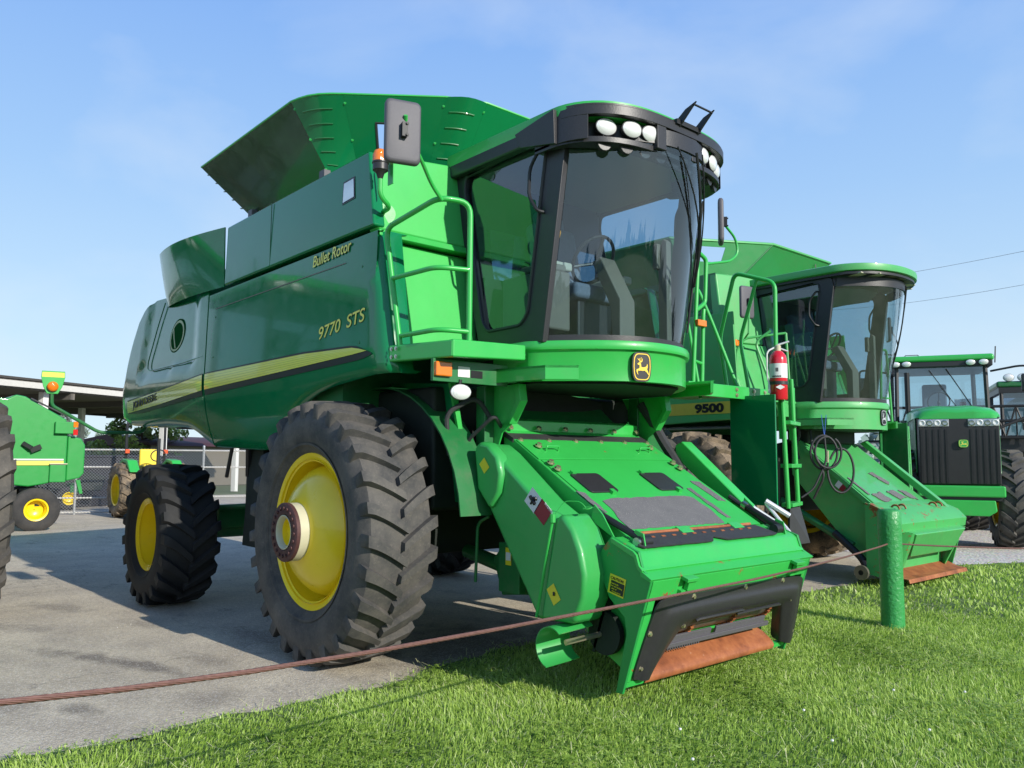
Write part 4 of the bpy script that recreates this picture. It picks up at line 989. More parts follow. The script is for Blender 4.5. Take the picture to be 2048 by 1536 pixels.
mb=MB(); mb.tube([(1.81,-1.051,.66),(1.80,-1.058,.66)],.012,10); mb.bolt((1.98,-.89,.82),(0,-1,0),.02,.02); mb.bolt((2.0,-.89,.72),(0,-1,0),.015,.02); mb.build('shield_fastener','dark',c1)
def ydec(name,m,x,z,w,h,rot,y,parent=None,label=None):
    c,s=math.cos(R_(rot)),math.sin(R_(rot)); P=[]
    for a,b in ((-w/2,-h/2),(w/2,-h/2),(w/2,h/2),(-w/2,h/2)): P.append((x+a*c-b*s,y,z+a*s+b*c))
    return MB().add(P,[(0,1,2,3)]).build(name,m,parent or c1,flip=False,label=label)
YF=-1.023
ydec('yellow_decal','ylabel',1.13,1.43,.085,.07,-50,-1.063)
d=ydec('warning_decal','offwhite',1.58,1.215,.12,.12,-40,YF); ydec('warning_text_panel','redlabel',1.67,1.145,.12,.12,-40,YF,d)
mb=MB(); mb.tube([(1.555,YF-.003,1.24),(1.60,YF-.003,1.19)],.012,5); mb.tube([(1.56,YF-.003,1.19),(1.59,YF-.003,1.235)],.008,5); mb.sphere((1.605,YF-.003,1.225),.014,4); mb.build('warning_figure','black_decal',d)
text_mesh('warning_word','WARNING',.026,'offwhite',c1,(1.685,YF-.002,1.195),(.766,0,-.643),(.643,0,.766),fitw=.09)
ydec('yellow_decal','ylabel',1.80,.655,.11,.075,-55,-1.053)
d=ydec('caution_decal','ylabel',2.165,.735,.125,.115,-12,-.888); ydec('caution_text_panel','black_decal',2.168,.722,.105,.07,-12,-.890,d)
text_mesh('caution_word','CAUTION',.024,'black_decal',d,(2.118,-.890,.775),(.978,0,-.208),(.208,0,.978),fitw=.10)
for k,tx in enumerate(('Keep hands','feet and clothing','clear of','moving parts')): text_mesh('caution_text',tx,.013,'ylabel',d,(2.120+.003*k,-.892,.748-.016*k),(.978,0,-.208),(.208,0,.978))
# half-pipe shaft guard
rows=[]
for i in range(2):
    y=(-1.10,-.86)[i]; R0=.122; r=[]
    for k in range(17):
        a=R_(50+205*k/16); r.append((1.815+.05*i+R0*math.cos(a)*(1),y,.345+.03*i+R0*math.sin(a)))
    rows.append(r)
MB().grid(rows).build('shaft_guard','green_worn_shaded',c1,ang=60,solid=.008)
mb=MB(); mb.tube([(1.90,-1.05,.385),(1.95,-.78,.41)],.018,6); sf=mb.build('splined_shaft','zinc',c1)
MB().tube([(1.98,-.80,.42),(1.98,-.76,.42)],.13,20).build('shaft_flange','dark',sf)
# left side long cover
mb=MB(); mb.prism([(1.25,1.60),(1.32,1.63),(2.11,.97),(2.13,.90),(2.05,.86),(1.25,1.50)],'Y',.87,1.0); mb.build('side_cover','green',c1,bevel=.012)
mb=MB(); mb.tube(smooth_path([(.95,.80,1.95),(1.05,.84,1.78),(1.15,.84,1.62),(1.30,.86,1.42),(1.40,.84,1.28)],.08),.042,8); mb.tube(smooth_path([(.95,.88,1.95),(1.08,.90,1.70),(1.22,.90,1.5),(1.38,.88,1.30)],.08),.028,8); mb.build('hose_bundle','black_rubber',c1)
mb=MB(); mb.tube([(1.95,.90,1.12),(2.12,1.02,.98)],.02,8); mb.tube([(1.99,1.02,1.15),(2.18,1.06,.92)],.014,8); mb.tube([(2.0,1.0,1.17),(2.14,1.10,1.06)],.02,8); mb.build('coupler_handle','silver',c1)
mb=MB(); mb.tube([(1.8,.82,1.2),(2.1,.82,1.03),(2.2,.80,.99)],.018,8); mb.tube([(1.8,.86,1.17),(2.05,.88,1.06),(2.2,.86,.97)],.014,8); mb.build('feeder_hose','black_rubber',c1)
# transition panels above feeder
mb=MB(); mb.hexa([(.90,-.76,1.70),(.96,-.76,1.68),(.96,.74,1.68),(.90,.74,1.70),(.90,-.76,1.78),(.96,-.76,1.76),(.96,.74,1.76),(.90,.74,1.78)]); mb.build('cross_beam','green',c1,bevel=.006)
mb=MB(); mb.hexa([(.60,-.72,1.60),(.90,-.72,1.66),(.90,.70,1.66),(.60,.70,1.60),(.55,-.60,1.97),(.72,-.60,1.90),(.72,.55,1.90),(.55,.55,1.97)]); mb.build('throat_panel','green_dark',c1,bevel=.01)
rows=[]
for i in range(9):
    y=-.58+1.16*i/8; rows.append([(.78-.30*math.sin(a)*.3,y,1.80+.24*a/1.2*(1-.35*(i/8)**2)) for a in (0,.3,.6,.9,1.2)])
MB().grid(rows).build('rubber_curtain','black_rubber',c1,ang=80)
MB().prism([(.93,1.655),(1.06,1.595),(1.07,1.625),(.95,1.685)],'Y',-.75,.75).build('throat_boot','black_rubber',c1)
for s in (-1,1):
    mb=MB(); mb.prism([(.74,2.0),(1.22,2.0),(1.24,1.88),(1.12,1.72),(1.02,1.66),(.95,1.5),(.84,1.5),(.80,1.9)],'Y',s*.80,s*.815); mb.prism([(1.16,2.0),(1.225,2.0),(1.245,1.88),(1.13,1.72),(1.11,1.74),(1.20,1.88)],'Y',s*.77,s*.84)
    mb.build('cab_support','green',c1,bevel=.004)
    mb=MB(); mb.box((.88,s*.84,1.74),(.10,.12,.52)); mb.build('front_post','green_dark',c1,bevel=.006)
# fender / wheel side shields
for s in (-1,1):
    mb=MB(); mb.hexa([(-.45,s*1.02,1.16),(.84,s*.93,1.16),(.84,s*.915,1.16),(-.45,s*1.0,1.16),(-.45,s*1.02,2.1),(.70,s*1.06,2.02),(.70,s*1.045,2.02),(-.45,s*1.0,2.1)]); mb.build('wheel_shield','green_side_shaded',c1)
    mb=MB(); mb.hexa([(.83,s*.95,1.15),(.855,s*.95,1.15),(.855,s*.93,1.15),(.83,s*.93,1.15),(.74,s*1.09,2.02),(.765,s*1.09,2.02),(.765,s*1.04,2.02),(.74,s*1.04,2.02)]); mb.build('shield_flange','green',c1)
    MB().box((.815,s*.962,1.46),(.03,.01,.16)).build('shield_handle','black',c1)
# curved inner fender seen between tyre and feeder
for sg in (-1,1):
    rows=[]
    for i in range(15):
        a=R_(5+120*i/14); rows.append([(0+1.10*math.cos(a)*.98,sg*y,1.0+1.02*math.sin(a)) for y in (.95,1.05,1.15,1.22)])
    MB().grid(rows).build('inner_fender','green_dark',c1,ang=60,solid=.012)
# chassis
mb=MB(); mb.box((-1.6,0,1.30),(3.2,1.6,1.1)); mb.box((-.0,0,1.55),(1.3,2.3,.9)); mb.box((-4.2,0,1.92),(1.6,2.2,.2)); mb.build('chassis','dark',c1,bevel=.03)
mb=MB(); mb.tube([(0,-1.5,.95),(0,1.5,.95)],.15,20); mb.box((.05,0,.95),(.42,2.0,.42)); mb.box((0,-1.2,1.05),(.5,.3,.7)); mb.box((0,1.2,1.05),(.5,.3,.7)); mb.build('front_axle','dark',c1,bevel=.02)
mb=MB(); mb.box((-3.17,0,.85),(.26,2.5,.24)); mb.tube([(-3.17,-1.45,.715),(-3.17,1.45,.715)],.09,14); mb.box((-3.17,0,1.1),(.5,.7,.5)); mb.tube([(-3.0,-1.3,.95),(-2.5,-.6,1.0)],.03,8); mb.build('rear_axle','green_dark',c1,bevel=.015)
mb=MB(); mb.box((-1.85,-1.10,1.25),(.42,.26,.62)); mb.build('side_gearbox','green_dark',c1,bevel=.01); mb=MB(); mb.box((-1.3,-1.12,1.2),(.6,.3,.75)); mb.box((-2.3,-.95,1.15),(.9,.3,.85)); mb.build('side_frame','dark',c1,bevel=.02,split=False); mb=MB(); mb.tube(smooth_path([(-2.25,-1.12,1.62),(-2.35,-1.15,1.2),(-2.20,-1.12,.85)],.2),.12,12); mb.build('air_duct','black_rubber',c1)
ydec('yellow_decal','ylabel',-1.82,1.36,.16,.30,0,-1.232); ydec('white_decal','offwhite',-1.82,1.35,.10,.12,0,-1.235)
mb=MB(); mb.tube([(-1.95,-1.1,.72),(-.7,-1.1,.72)],.04,8); mb.box((-1.3,-.95,.85),(1.3,.1,.18)); mb.box((-1.9,-1.2,1.1),(.35,.4,.9),taper=.8); mb.build('lower_frame','dark',c1,bevel=.01)
mb=MB(); mb.box((-.35,-1.25,.62),(.03,.3,.62)); mb.build('mud_flap','green_worn_shaded',c1)
mb=MB(); mb.prism([(1.0,.95),(1.3,.85),(1.3,.55),(.9,.5),(.8,.75)],'Y',-.70,-.60); mb.box((1.1,-.78,.72),(.22,.06,.34)); mb.tube(smooth_path([(1.05,-.95,1.08),(.95,-.97,1.03),(.93,-.97,.62)],.05),.012,8); mb.build('lift_frame','green_dark',c1,bevel=.006)
d=ydec('warning_decal','ylabel',1.10,.80,.06,.12,0,-.815); ydec('warning_text_panel','offwhite',1.10,.80,.05,.055,0,-.817,d)
mb=MB(); mb.tube([(.3,-.55,.75),(1.7,-.62,.55)],.055,14); mb.tube([(.3,.55,.75),(1.7,.62,.55)],.055,14); mb.build('lift_cylinder','green_dark',c1)
mb=MB(); mb.tube(smooth_path([(.95,-.85,1.75),(.90,-.95,1.92),(.80,-1.15,1.80),(.78,-1.1,1.5)],.08),.018,8); mb.tube(smooth_path([(1.0,-.8,1.70),(1.1,-.95,1.78),(.85,-1.0,1.6),(.85,-.95,1.45)],.06),.014,8); mb.build('hydraulic_line','black_rubber',c1)
# under rear overhang
mb=MB(); mb.tube([(-2.3,-1.42,1.66),(-2.45,-1.42,1.28)],.018,6); mb.tube([(-1.95,-1.42,1.60),(-2.1,-1.35,1.30)],.028,6); mb.tube([(-2.9,-1.35,1.72),(-2.9,-1.25,1.72)],.11,16); mb.build('spreader_linkage','black_steel',c1)
# warning light arm
mb=MB(); mb.tube(smooth_path([(-5.0,-1.43,1.92),(-5.0,-1.45,1.80),(-5.0,-1.52,1.765),(-5.0,-1.96,1.755),(-5.0,-2.38,2.00),(-5.0,-2.475,2.05),(-5.0,-2.48,2.22)],.07),.020,10); arm=mb.build('light_arm','green_dark',c1)
sh=[(-.115,.12),(.115,.12),(.12,.05),(.095,-.06),(.055,-.14),(-.055,-.14),(-.095,-.06),(-.12,.05)]
o_=Vector((-5.0,-2.475,2.325)); rz=Matrix.Rotation(R_(-10),3,'Z')
def sp(y,z,x=0): return tuple(o_+rz@Vector((x,y,z)))
n=len(sh); MB().add([sp(y,z,0) for y,z in sh]+[sp(y,z,.03) for y,z in sh],[tuple(range(n))[::-1],tuple(range(n,2*n))]+[(i,(i+1)%n,n+(i+1)%n,n+i) for i in range(n)]).build('light_shield','green',arm,bevel=.004)
MB().add([sp(-.112,.05,.032),sp(.112,.05,.032),sp(.11,.105,.032),sp(-.11,.105,.032)],[(0,1,2,3)]).build('reflective_strip','ribbed_plain',arm,flip=False)
M_=MB().lathe([(.058,0),(.058,.03),(.045,.045),(.02,.052),(.001,.054)],(0,0,0),'X',24); M_.v=[sp(v[1],v[2]-.06,v[0]+.03) for v in M_.v]; M_.build('warning_lamp','orange',arm,ang=50)
# ------------------------------------------------------------------ combine 2 (older)
c2=thing('combine_harvester','older faded green combine harvester with a round front cab, parked behind the front combine',"combine harvester",(-1.1,5.85,0))
for s,l in ((-1,'muddy front wheel mostly hidden behind the ladder'),(1,'muddy far front wheel')):
    front_wheel(c2,(0,s*1.50,.93),s,l,R=.93,w=.60,lugs=21,tm='rubber_mud',hub=False)
    rear_wheel(c2,(-3.2,s*1.45,.62),s,R=.62,rim=.33,w=.42,tm='rubber_mud')
MB().box((-2.4,0,2.75),(5.4,2.9,1.5)).build('body_core','green_dark',c2,bevel=.06)
for s in (-1,1):
    mb=MB(); mb.prism([(-5.3,1.7),(-1.2,1.75),(-.7,1.95),(.70,2.0),(.62,3.4),(-5.0,3.4)],'Y',s*1.47,s*1.50); mb.build('side_panel','green_old',c2,bevel=.012)
    mb=MB(); mb.prism([(-4.9,2.06),(.68,2.08),(.68,2.235),(-4.9,2.22)],'Y',s*1.503,s*1.506); mb.build('side_stripe','yellow_old',c2)
text_mesh('model_number','9500',.15,'black_decal',c2,(.02,-1.509,2.105),(1,0,.0),(0,0,1),fitw=.45,offset=.008)
for s in (-1,1):
    P=[(.46,s*1.46,3.02),(.62,s*.76,3.02),(.5,s*.76,3.02),(.30,s*1.46,3.02),(.30,s*1.40,3.97),(.50,s*.76,3.97),(.36,s*.76,3.97),(.2,s*1.40,3.97)]
    if s>0: P=[P[i] for i in (3,2,1,0,7,6,5,4)]
    MB().hexa(P).build('tank_front_wall','green_old',c2,bevel=.02)
    P=[(.80,s*1.46,2.05),(.86,s*.70,2.05),(.7,s*.70,2.05),(.6,s*1.46,2.05),(.49,s*1.46,3.01),(.65,s*.76,3.01),(.5,s*.76,3.01),(.32,s*1.46,3.01)]
    if s>0: P=[P[i] for i in (3,2,1,0,7,6,5,4)]
    MB().hexa(P).build('lower_front_wall','green_old',c2,bevel=.02)
MB().box((-.8,0,3.7),(2.2,2.8,.55)).build('grain_tank','green_dark',c2)
B=[(-2.0,-1.40,3.97),(-.15,-1.40,3.97),(.22,-.75,3.98),(.25,1.05,3.98),(-.15,1.40,3.97),(-2.0,1.40,3.97)]
T=[(-2.3,-1.75,4.50),(-.22,-1.70,4.50),(.55,-.36,4.50),(.55,1.25,4.50),(-.1,1.75,4.50),(-2.3,1.75,4.50)]
for i in range(5):
    mb=MB()
    if i==1 or i==3:
        us=[0,.22,.55,1]; 
        if i==3: us=[0,.45,.78,1]
        vs=[0,.45,.84,1]
        for a in range(3):
            for b in range(3):
                if a==1 and b==1: continue
                mb.add([lerp(lerp(B[i],B[i+1],us[p]),lerp(T[i],T[i+1],us[p]),vs[q]) for p,q in ((a,b),(a+1,b),(a+1,b+1),(a,b+1))],[(0,1,2,3)])
    else: mb.add([B[i],B[i+1],T[i+1],T[i]],[(0,1,2,3)])
    mb.build('tank_extension_panel','green_old_side',c2,solid=.01,split=False)
mb=MB(); mb.tube(T,.022,6); mb.build('extension_rim','green_old',c2)
mb=MB(); mb.tube([B[2],T[2]],.014,6); mb.build('extension_seam','green_dark',c2)
MB().tube([(.55,.85,4.0),(.52,.85,4.42)],.008,6).build('antenna','black_steel',c2)
cab(c2,glassm='glass_old',zt=3.72,zb=2.24,lean=.20)
rf_new=rf
def rf3(y): return 1.60+.62*math.sqrt(max(0,1-min(1,abs(y)/.86)**2.2))
roof(c2,'green_old',z0=3.84,z1=3.93,hw=.86,rear=.36,rf=rf3)
mb=MB()
P=[(.42,-.80),(1.3,-.82)]+[(rf3(y)-.03,y) for y in [-.8+1.6*i/16 for i in range(17)]]+[(1.3,.82),(.42,.80)]
mb.prism(P,'Z',3.795,3.825); mb.build('roof_underside','black',c2)
for k in range(7):
    y=-.66+.22*k; x1=rf3(y)-.05; x0=x1-.20; a=y*.25
    MB().hexa([(x0,y*.9-.07,3.79),(x1,y-.08,3.795),(x1,y+.08,3.795),(x0,y*.9+.07,3.79),(x0,y*.9-.07,3.80),(x1,y-.08,3.81),(x1,y+.08,3.81),(x0,y*.9+.07,3.80)]).build('roof_lamp_panel','beige' if k in (0,1,5,6) else 'taupe',c2,bevel=.003)
def wf4(y): return cab_front(y,.80,1.26,.56)
rows=[]
for y in ys:
    x=wf4(y); rows.append([(x-.06,y*.97,1.88)]+[(x+o,y*(1+o*.4),z) for o,z in [(0,1.88),(0,2.13),(.03,2.15),(.032,2.20),(.02,2.225),(-.06,2.235)]])
MB().grid([[(.8,p[1],p[2]) for p in rows[0]]]+rows+[[(.8,p[1],p[2]) for p in rows[-1]]]).build('cab_skirt','green_old',c2,ang=40)
MB().prism([(.7,-.76),(1.28,-.76),(1.68,-.3),(1.68,.3),(1.28,.76),(.7,.76)],'Z',1.87,2.21).build('cab_base','dark',c2)
emblem(c2,(1.822,.02,2.035),(0,1,0),(0,0,1),.15,.20,fore='silver')
# right platform and step
mb=MB(); mb.box((1.07,-1.02,2.13),(.05,.36,.20)); mb.box((.85,-1.1,2.22),(.5,.55,.03)); mb.build('service_platform','green_old',c2,bevel=.006)
for s in (-1,1):
    mb=MB(); mb.prism([(1.10,s*.95),(1.55,s*.90),(1.75,s*.62),(1.60,s*.60),(1.10,s*.80)],'Z',1.99,2.01); mb.prism([(1.10,s*.95),(1.55,s*.90),(1.75,s*.62),(1.73,s*.61),(1.54,s*.885),(1.10,s*.935)],'Z',1.92,2.01); mb.build('foot_step','green_old',c2)
mb=MB(); mb.tube(smooth_path([(.95,-1.15,2.10),(.98,-1.20,2.4),(.78,-1.25,3.0),(.95,-1.15,3.14)],.1),.017,8); mb.tube(smooth_path([(.60,-1.40,2.1),(.62,-1.42,2.9),(.70,-1.35,3.05),(1.05,-.95,3.12)],.06),.016,8); mb.tube([(1.05,-.95,3.12),(1.12,-1.0,2.2)],.016,8); mb.build('handrail','green_old',c2)
mirror_part(c2,(.78,-1.42,3.50),R_(-12),.23,.42,t=.04); mb=MB(); mb.tube([(.70,-1.35,3.05),(.80,-1.42,3.1),(.82,-1.43,3.42)],.012,8); mb.build('mirror_arm','green_old',c2)
# left side rails, ladder
mb=MB(); mb.tube(smooth_path([(1.22,1.30,2.0),(1.22,1.38,3.10),(1.22,1.55,3.12),(1.24,1.62,2.0)],.06),.018,10); mb.tube([(1.22,1.32,2.4),(1.22,1.60,2.4)],.014,8); mb.build('ladder_handrail','green_old',c2)
mb=MB(); mb.box((1.25,1.45,2.0),(.05,1.0,.09)); mb.box((.85,1.5,2.0),(.8,1.0,.03)); mb.build('ladder_platform','green_old',c2,bevel=.006)
mb=MB(); mb.tube([(1.38,1.75,2.0),(1.40,1.75,1.05)],.02,8); mb.tube([(1.30,2.0,2.0),(1.32,2.0,1.05)],.02,8)
for z in (1.8,1.45,1.1): mb.tube([(1.39,1.75,z),(1.31,2.0,z)],.016,6)
mb.build('ladder','green_old',c2)
MB().box((1.28,1.60,1.58),(.36,.02,.90)).build('ladder_shield','green_dark',c2); MB().box((1.1,1.75,1.58),(.02,.5,.9)).build('ladder_back','green_dark',c2)
mb=MB(); mb.tube(smooth_path([(1.22,1.5,3.05),(1.25,1.75,3.05),(1.27,1.85,3.2),(1.25,1.8,3.35),(1.22,1.68,3.42)],.06),.010,8); mb.build('mirror_arm','black_steel',c2)
mirror_part(c2,(1.24,1.60,3.42),R_(36),.20,.36,t=.04)
mb=MB()
for (y0,y1,z1,r) in ((.1,.52,2.7,.009),(.16,.56,2.7,.005)):
    mb.tube([(wf(y0+(y1-y0)*k/7)+.20*(3.72+(z1-3.72)*k/7-2.24)+.04,y0+(y1-y0)*k/7,3.72+(z1-3.72)*k/7) for k in range(8)],r,6)
mb.build('wiper','black_steel',c2)
# feeder
mb=MB(); mb.prism([(.95,1.80),(1.12,1.70),(2.12,.90),(2.20,.86),(2.20,.14),(1.88,.20),(.95,1.30)],'Y',-.72,.72); mb.build('feeder_house','green_old',c2,bevel=.015)
for s in (-1,1):
    mb=MB(); mb.prism([(2.0,.99),(2.34,.85),(2.42,.76),(2.24,.12),(2.0,.16)],'Y',s*.93,s*.91); mb.build('head_plate','green_old_rusty',c2)
mb=MB(); mb.prism([(2.05,.985),(2.33,.87),(2.43,.765),(2.41,.66),(2.385,.66),(2.395,.76),(2.31,.85),(2.05,.96)],'Y',-.95,.97); mb.build('head_top','green_old_rusty',c2,bevel=.004)
mb=MB(); mb.hexa([(2.33,-.55,.36),(2.36,-.60,.36),(2.36,.62,.36),(2.33,.58,.36),(2.34,-.80,.70),(2.50,-.72,.64),(2.50,.74,.64),(2.34,.82,.70)]); mb.build('feeder_hood','green_old',c2,bevel=.02)
for s in (-1,1):
    mb=MB(); mb.hexa([(2.16,s*.80,.16),(2.26,s*.66,.16),(2.27,s*.62,.18),(2.16,s*.72,.16),(2.34,s*.90,.68),(2.48,s*.78,.66),(2.48,s*.70,.64),(2.34,s*.82,.68)]); mb.build('hood_cheek','green_old_rusty',c2)
MB().box((2.1,0,.42),(.04,1.5,.5)).build('feeder_throat','dark',c2)
MB().grid([[(2.0,y,.30),(2.2,y,.20),(2.34,y,.14),(2.44,y,.13),(2.45,y,.09)] for y in (-.85,-.4,0,.4,.85)]).build('feeder_floor_lip','rust',c2,solid=.012)
mb=MB(); mb.box((2.24,0,.36),(.03,1.2,.05)); mb.build('slat','worn_steel',c2)
for y in (-.62,-.45,.45,.62):
    mb=MB(); mb.tube([(2.22+.05*math.cos(R_(a)),y,.91+.05*math.sin(R_(a))) for a in range(0,200,25)],.012,6); mb.build('lifting_eye','rust',c2)
mb=MB(); mb.prism([(1.15,1.72),(1.22,1.76),(2.22,.95),(2.36,.80),(2.28,.78),(2.14,.90)],'Y',.76,.86); mb.build('side_cover','green_old',c2,bevel=.01)
mb=MB(); mb.prism([(1.15,1.60),(1.18,1.64),(2.14,.86),(2.12,.80)],'Y',-.76,-.73); mb.build('feeder_rib','green_old',c2)
mb=MB(); mb.add([(1.60,-.762,1.24),(1.70,-.762,1.155),(1.655,-.762,1.09),(1.55,-.762,1.175)],[(0,1,2,3)]); d=mb.build('warning_decal','offwhite',c2,flip=False)
MB().add([(1.655,-.764,1.195),(1.70,-.764,1.155),(1.655,-.764,1.09),(1.60,-.764,1.13)],[(0,1,2,3)]).build('warning_text_panel','redlabel',d,flip=False)
def f2(y,u,h=0):
    A,Bv=Vector((1.12,0,1.70)),Vector((2.12,0,.90)); d=(Bv-A).normalized(); n=Vector((-d.z,0,d.x)); p=A+d*u+n*h; return (p.x,y,p.z)
for (pts) in ([(-.55,1.02),(-.30,.98),(-.22,1.12),(-.45,1.16)],[(-.10,.98),(.12,.96),(.25,1.10),(.02,1.14)],[(.25,.95),(.45,.98),(.50,1.15),(.36,1.12)],[(-.68,.70),(-.62,.70),(-.60,1.0),(-.66,1.0)],[(.02,.62),(.16,.60),(.30,.82),(.18,.84)]):
    fdecal('torn_grip_mat','grit',pts,.002,.012,f=f2,rag=.014,parent=c2)
mb=MB(); mb.tube(smooth_path([(1.55,-.80,.60),(1.9,-.82,.32),(2.0,-.9,.20)],.1),.045,10); mb.tube([(1.98,-.70,.20),(1.98,-1.02,.18)],.04,12); sh=mb.build('drive_shaft','black_steel',c2)
MB().lathe([(.03,-.02),(.085,-.02),(.085,.02),(.06,.03),(.03,.03)],(1.98,-1.02,.18),'Y',20).build('shaft_flange','worn_steel',sh)
mb=MB(); mb.tube([(.6,-.70,1.05),(1.75,-.74,.45)],.05,12); mb.build('lift_cylinder','green_dark',c2)
mb=MB(); mb.box((0,0,1.25),(1.6,2.2,.9)); mb.box((-2.4,0,1.3),(4.0,1.6,1.1)); mb.box((1.0,0,1.80),(.3,1.3,.2)); mb.build('chassis','dark',c2,bevel=.03)
mb=MB(); mb.tube(smooth_path([(1.0,-.85,2.0),(1.15,-.82,1.85),(1.05,-.80,1.65),(1.1,-.80,1.5)],.08),.02,8); mb.tube(smooth_path([(1.2,-.7,1.95),(1.3,-.8,1.6),(1.45,-.8,1.3),(1.3,-.82,1.0)],.1),.015,8); mb.build('hydraulic_line','black_rubber',c2)
marker(c2,(.62,-1.40,2.99),(.05,.16,.08))
# coiled hose hanging from the foot step
R0=Vector((.656,.755,0)); Zv=Vector((0,0,1)); D=Vector((-.755,.656,0))
def ringpts(c,rx,rz,a0,a1,n=26,dd=.0): return [Vector(c)+R0*rx*math.cos(R_(a0+(a1-a0)*k/n))+Zv*rz*math.sin(R_(a0+(a1-a0)*k/n))+D*dd*k/n for k in range(n+1)]
hc=Vector((.47,4.83,1.58))
mb=MB(); mb.tube([tuple(p) for p in ringpts(hc,.17,.21,90,450,30,.06)],.014,8)
mb.tube([tuple(p) for p in ringpts(hc+R0*.03,.155,.19,80,420,30,-.05)],.014,8)
mb.tube([tuple(p) for p in ringpts(hc+R0*.20+Zv*-.22,.155,.27,150,-200,30,.05)],.014,8)
mb.tube(smooth_path([tuple(hc+Zv*.2),tuple(hc+R0*.02+Zv*-.1),tuple(hc+R0*-.15+Zv*-.45),tuple(hc+R0*-.30+Zv*-.55)],.1),.012,8)
hz=mb.build('hydraulic_hose','black_rubber',None,ang=60); tag(hz,'coiled black hydraulic hose hanging in front of the older combine feeder','hose')
mb=MB(); 
for a in (-.03,.03): mb.tube([tuple(hc+R0*a+Zv*.46),tuple(hc+Zv*.20)],.004,5)
mb.build('blue_tie','blue',hz,split=False)
MB().tube([tuple(hc+R0*.03+Zv*.02),tuple(hc+R0*.025+Zv*-.12)],.02,8).build('coupler','zinc',hz)
# fire extinguisher on the ladder
fe=thing('fire_extinguisher','red fire extinguisher with a white label strapped to the combine ladder rail','fire extinguisher',(1.53,2.02,2.02))
MB().lathe([(.001,0),(.07,0),(.078,.012),(.078,.36),(.07,.40),(.045,.435),(.03,.445),(.001,.447)],(0,0,0),'Z',28).build('cylinder','red',fe,ang=50)
n=20; P=[(.0795*math.cos(R_(-135+170*k/n)),.0795*math.sin(R_(-135+170*k/n))) for k in range(n+1)]
MB().grid([[(x,y,.195),(x,y,.325)] for x,y in P]).build('paper_label','offwhite',fe,flip=False)
MB().grid([[(x,y,.20),(x,y,.215)] for x,y in P[4:12]]).build('label_print','black_decal',fe,flip=False)
MB().grid([[(x*1.005,y*1.005,.25),(x*1.005,y*1.005,.285)] for x,y in P[7:10]]).build('label_print','grey_plastic',fe,flip=False)
nv=Vector((.66,-.75,0)).normalized(); tv=Vector((.75,.66,0))
mb=MB(); mb.add([tuple(nv*.081+tv*a+Vector((0,0,.11+b))) for a,b in ((-.04,0),(0,-.022),(.04,0),(0,.022))],[(0,1,2,3)]); mb.build('diamond_mark','offwhite',fe,flip=False)
MB().lathe([(.080,.135),(.083,.135),(.083,.165),(.080,.165)],(0,0,0),'Z',28,closed=True).build('clamp_band','black',fe)
MB().box((-.05,.05,.15),(.09,.09,.035)).build('clamp_bracket','black',fe)
MB().lathe([(.028,.44),(.028,.49),(.018,.50),(.001,.50)],(0,0,0),'Z',14).build('valve','ivory',fe)
mb=MB(); mb.tube([(0,0,.50),tuple(tv*.10+Vector((0,0,.53)))],.009,6); mb.tube([(0,0,.475),tuple(tv*.09+Vector((0,0,.44)))],.008,6); mb.build('lever_handle','silver',fe,split=False)
mb=MB(); mb.tube(smooth_path([tuple(tv*-.02+Vector((0,0,.48))),tuple(tv*-.10+nv*.02+Vector((0,0,.44))),tuple(tv*-.10+nv*.02+Vector((0,0,.2))),tuple(tv*-.085+nv*.02+Vector((0,0,.14)))],.06),.008,8); mb.tube([tuple(tv*-.085+nv*.02+Vector((0,0,.14))),tuple(tv*-.085+nv*.02+Vector((0,0,.06)))],.012,8); mb.build('discharge_hose','offwhite',fe)
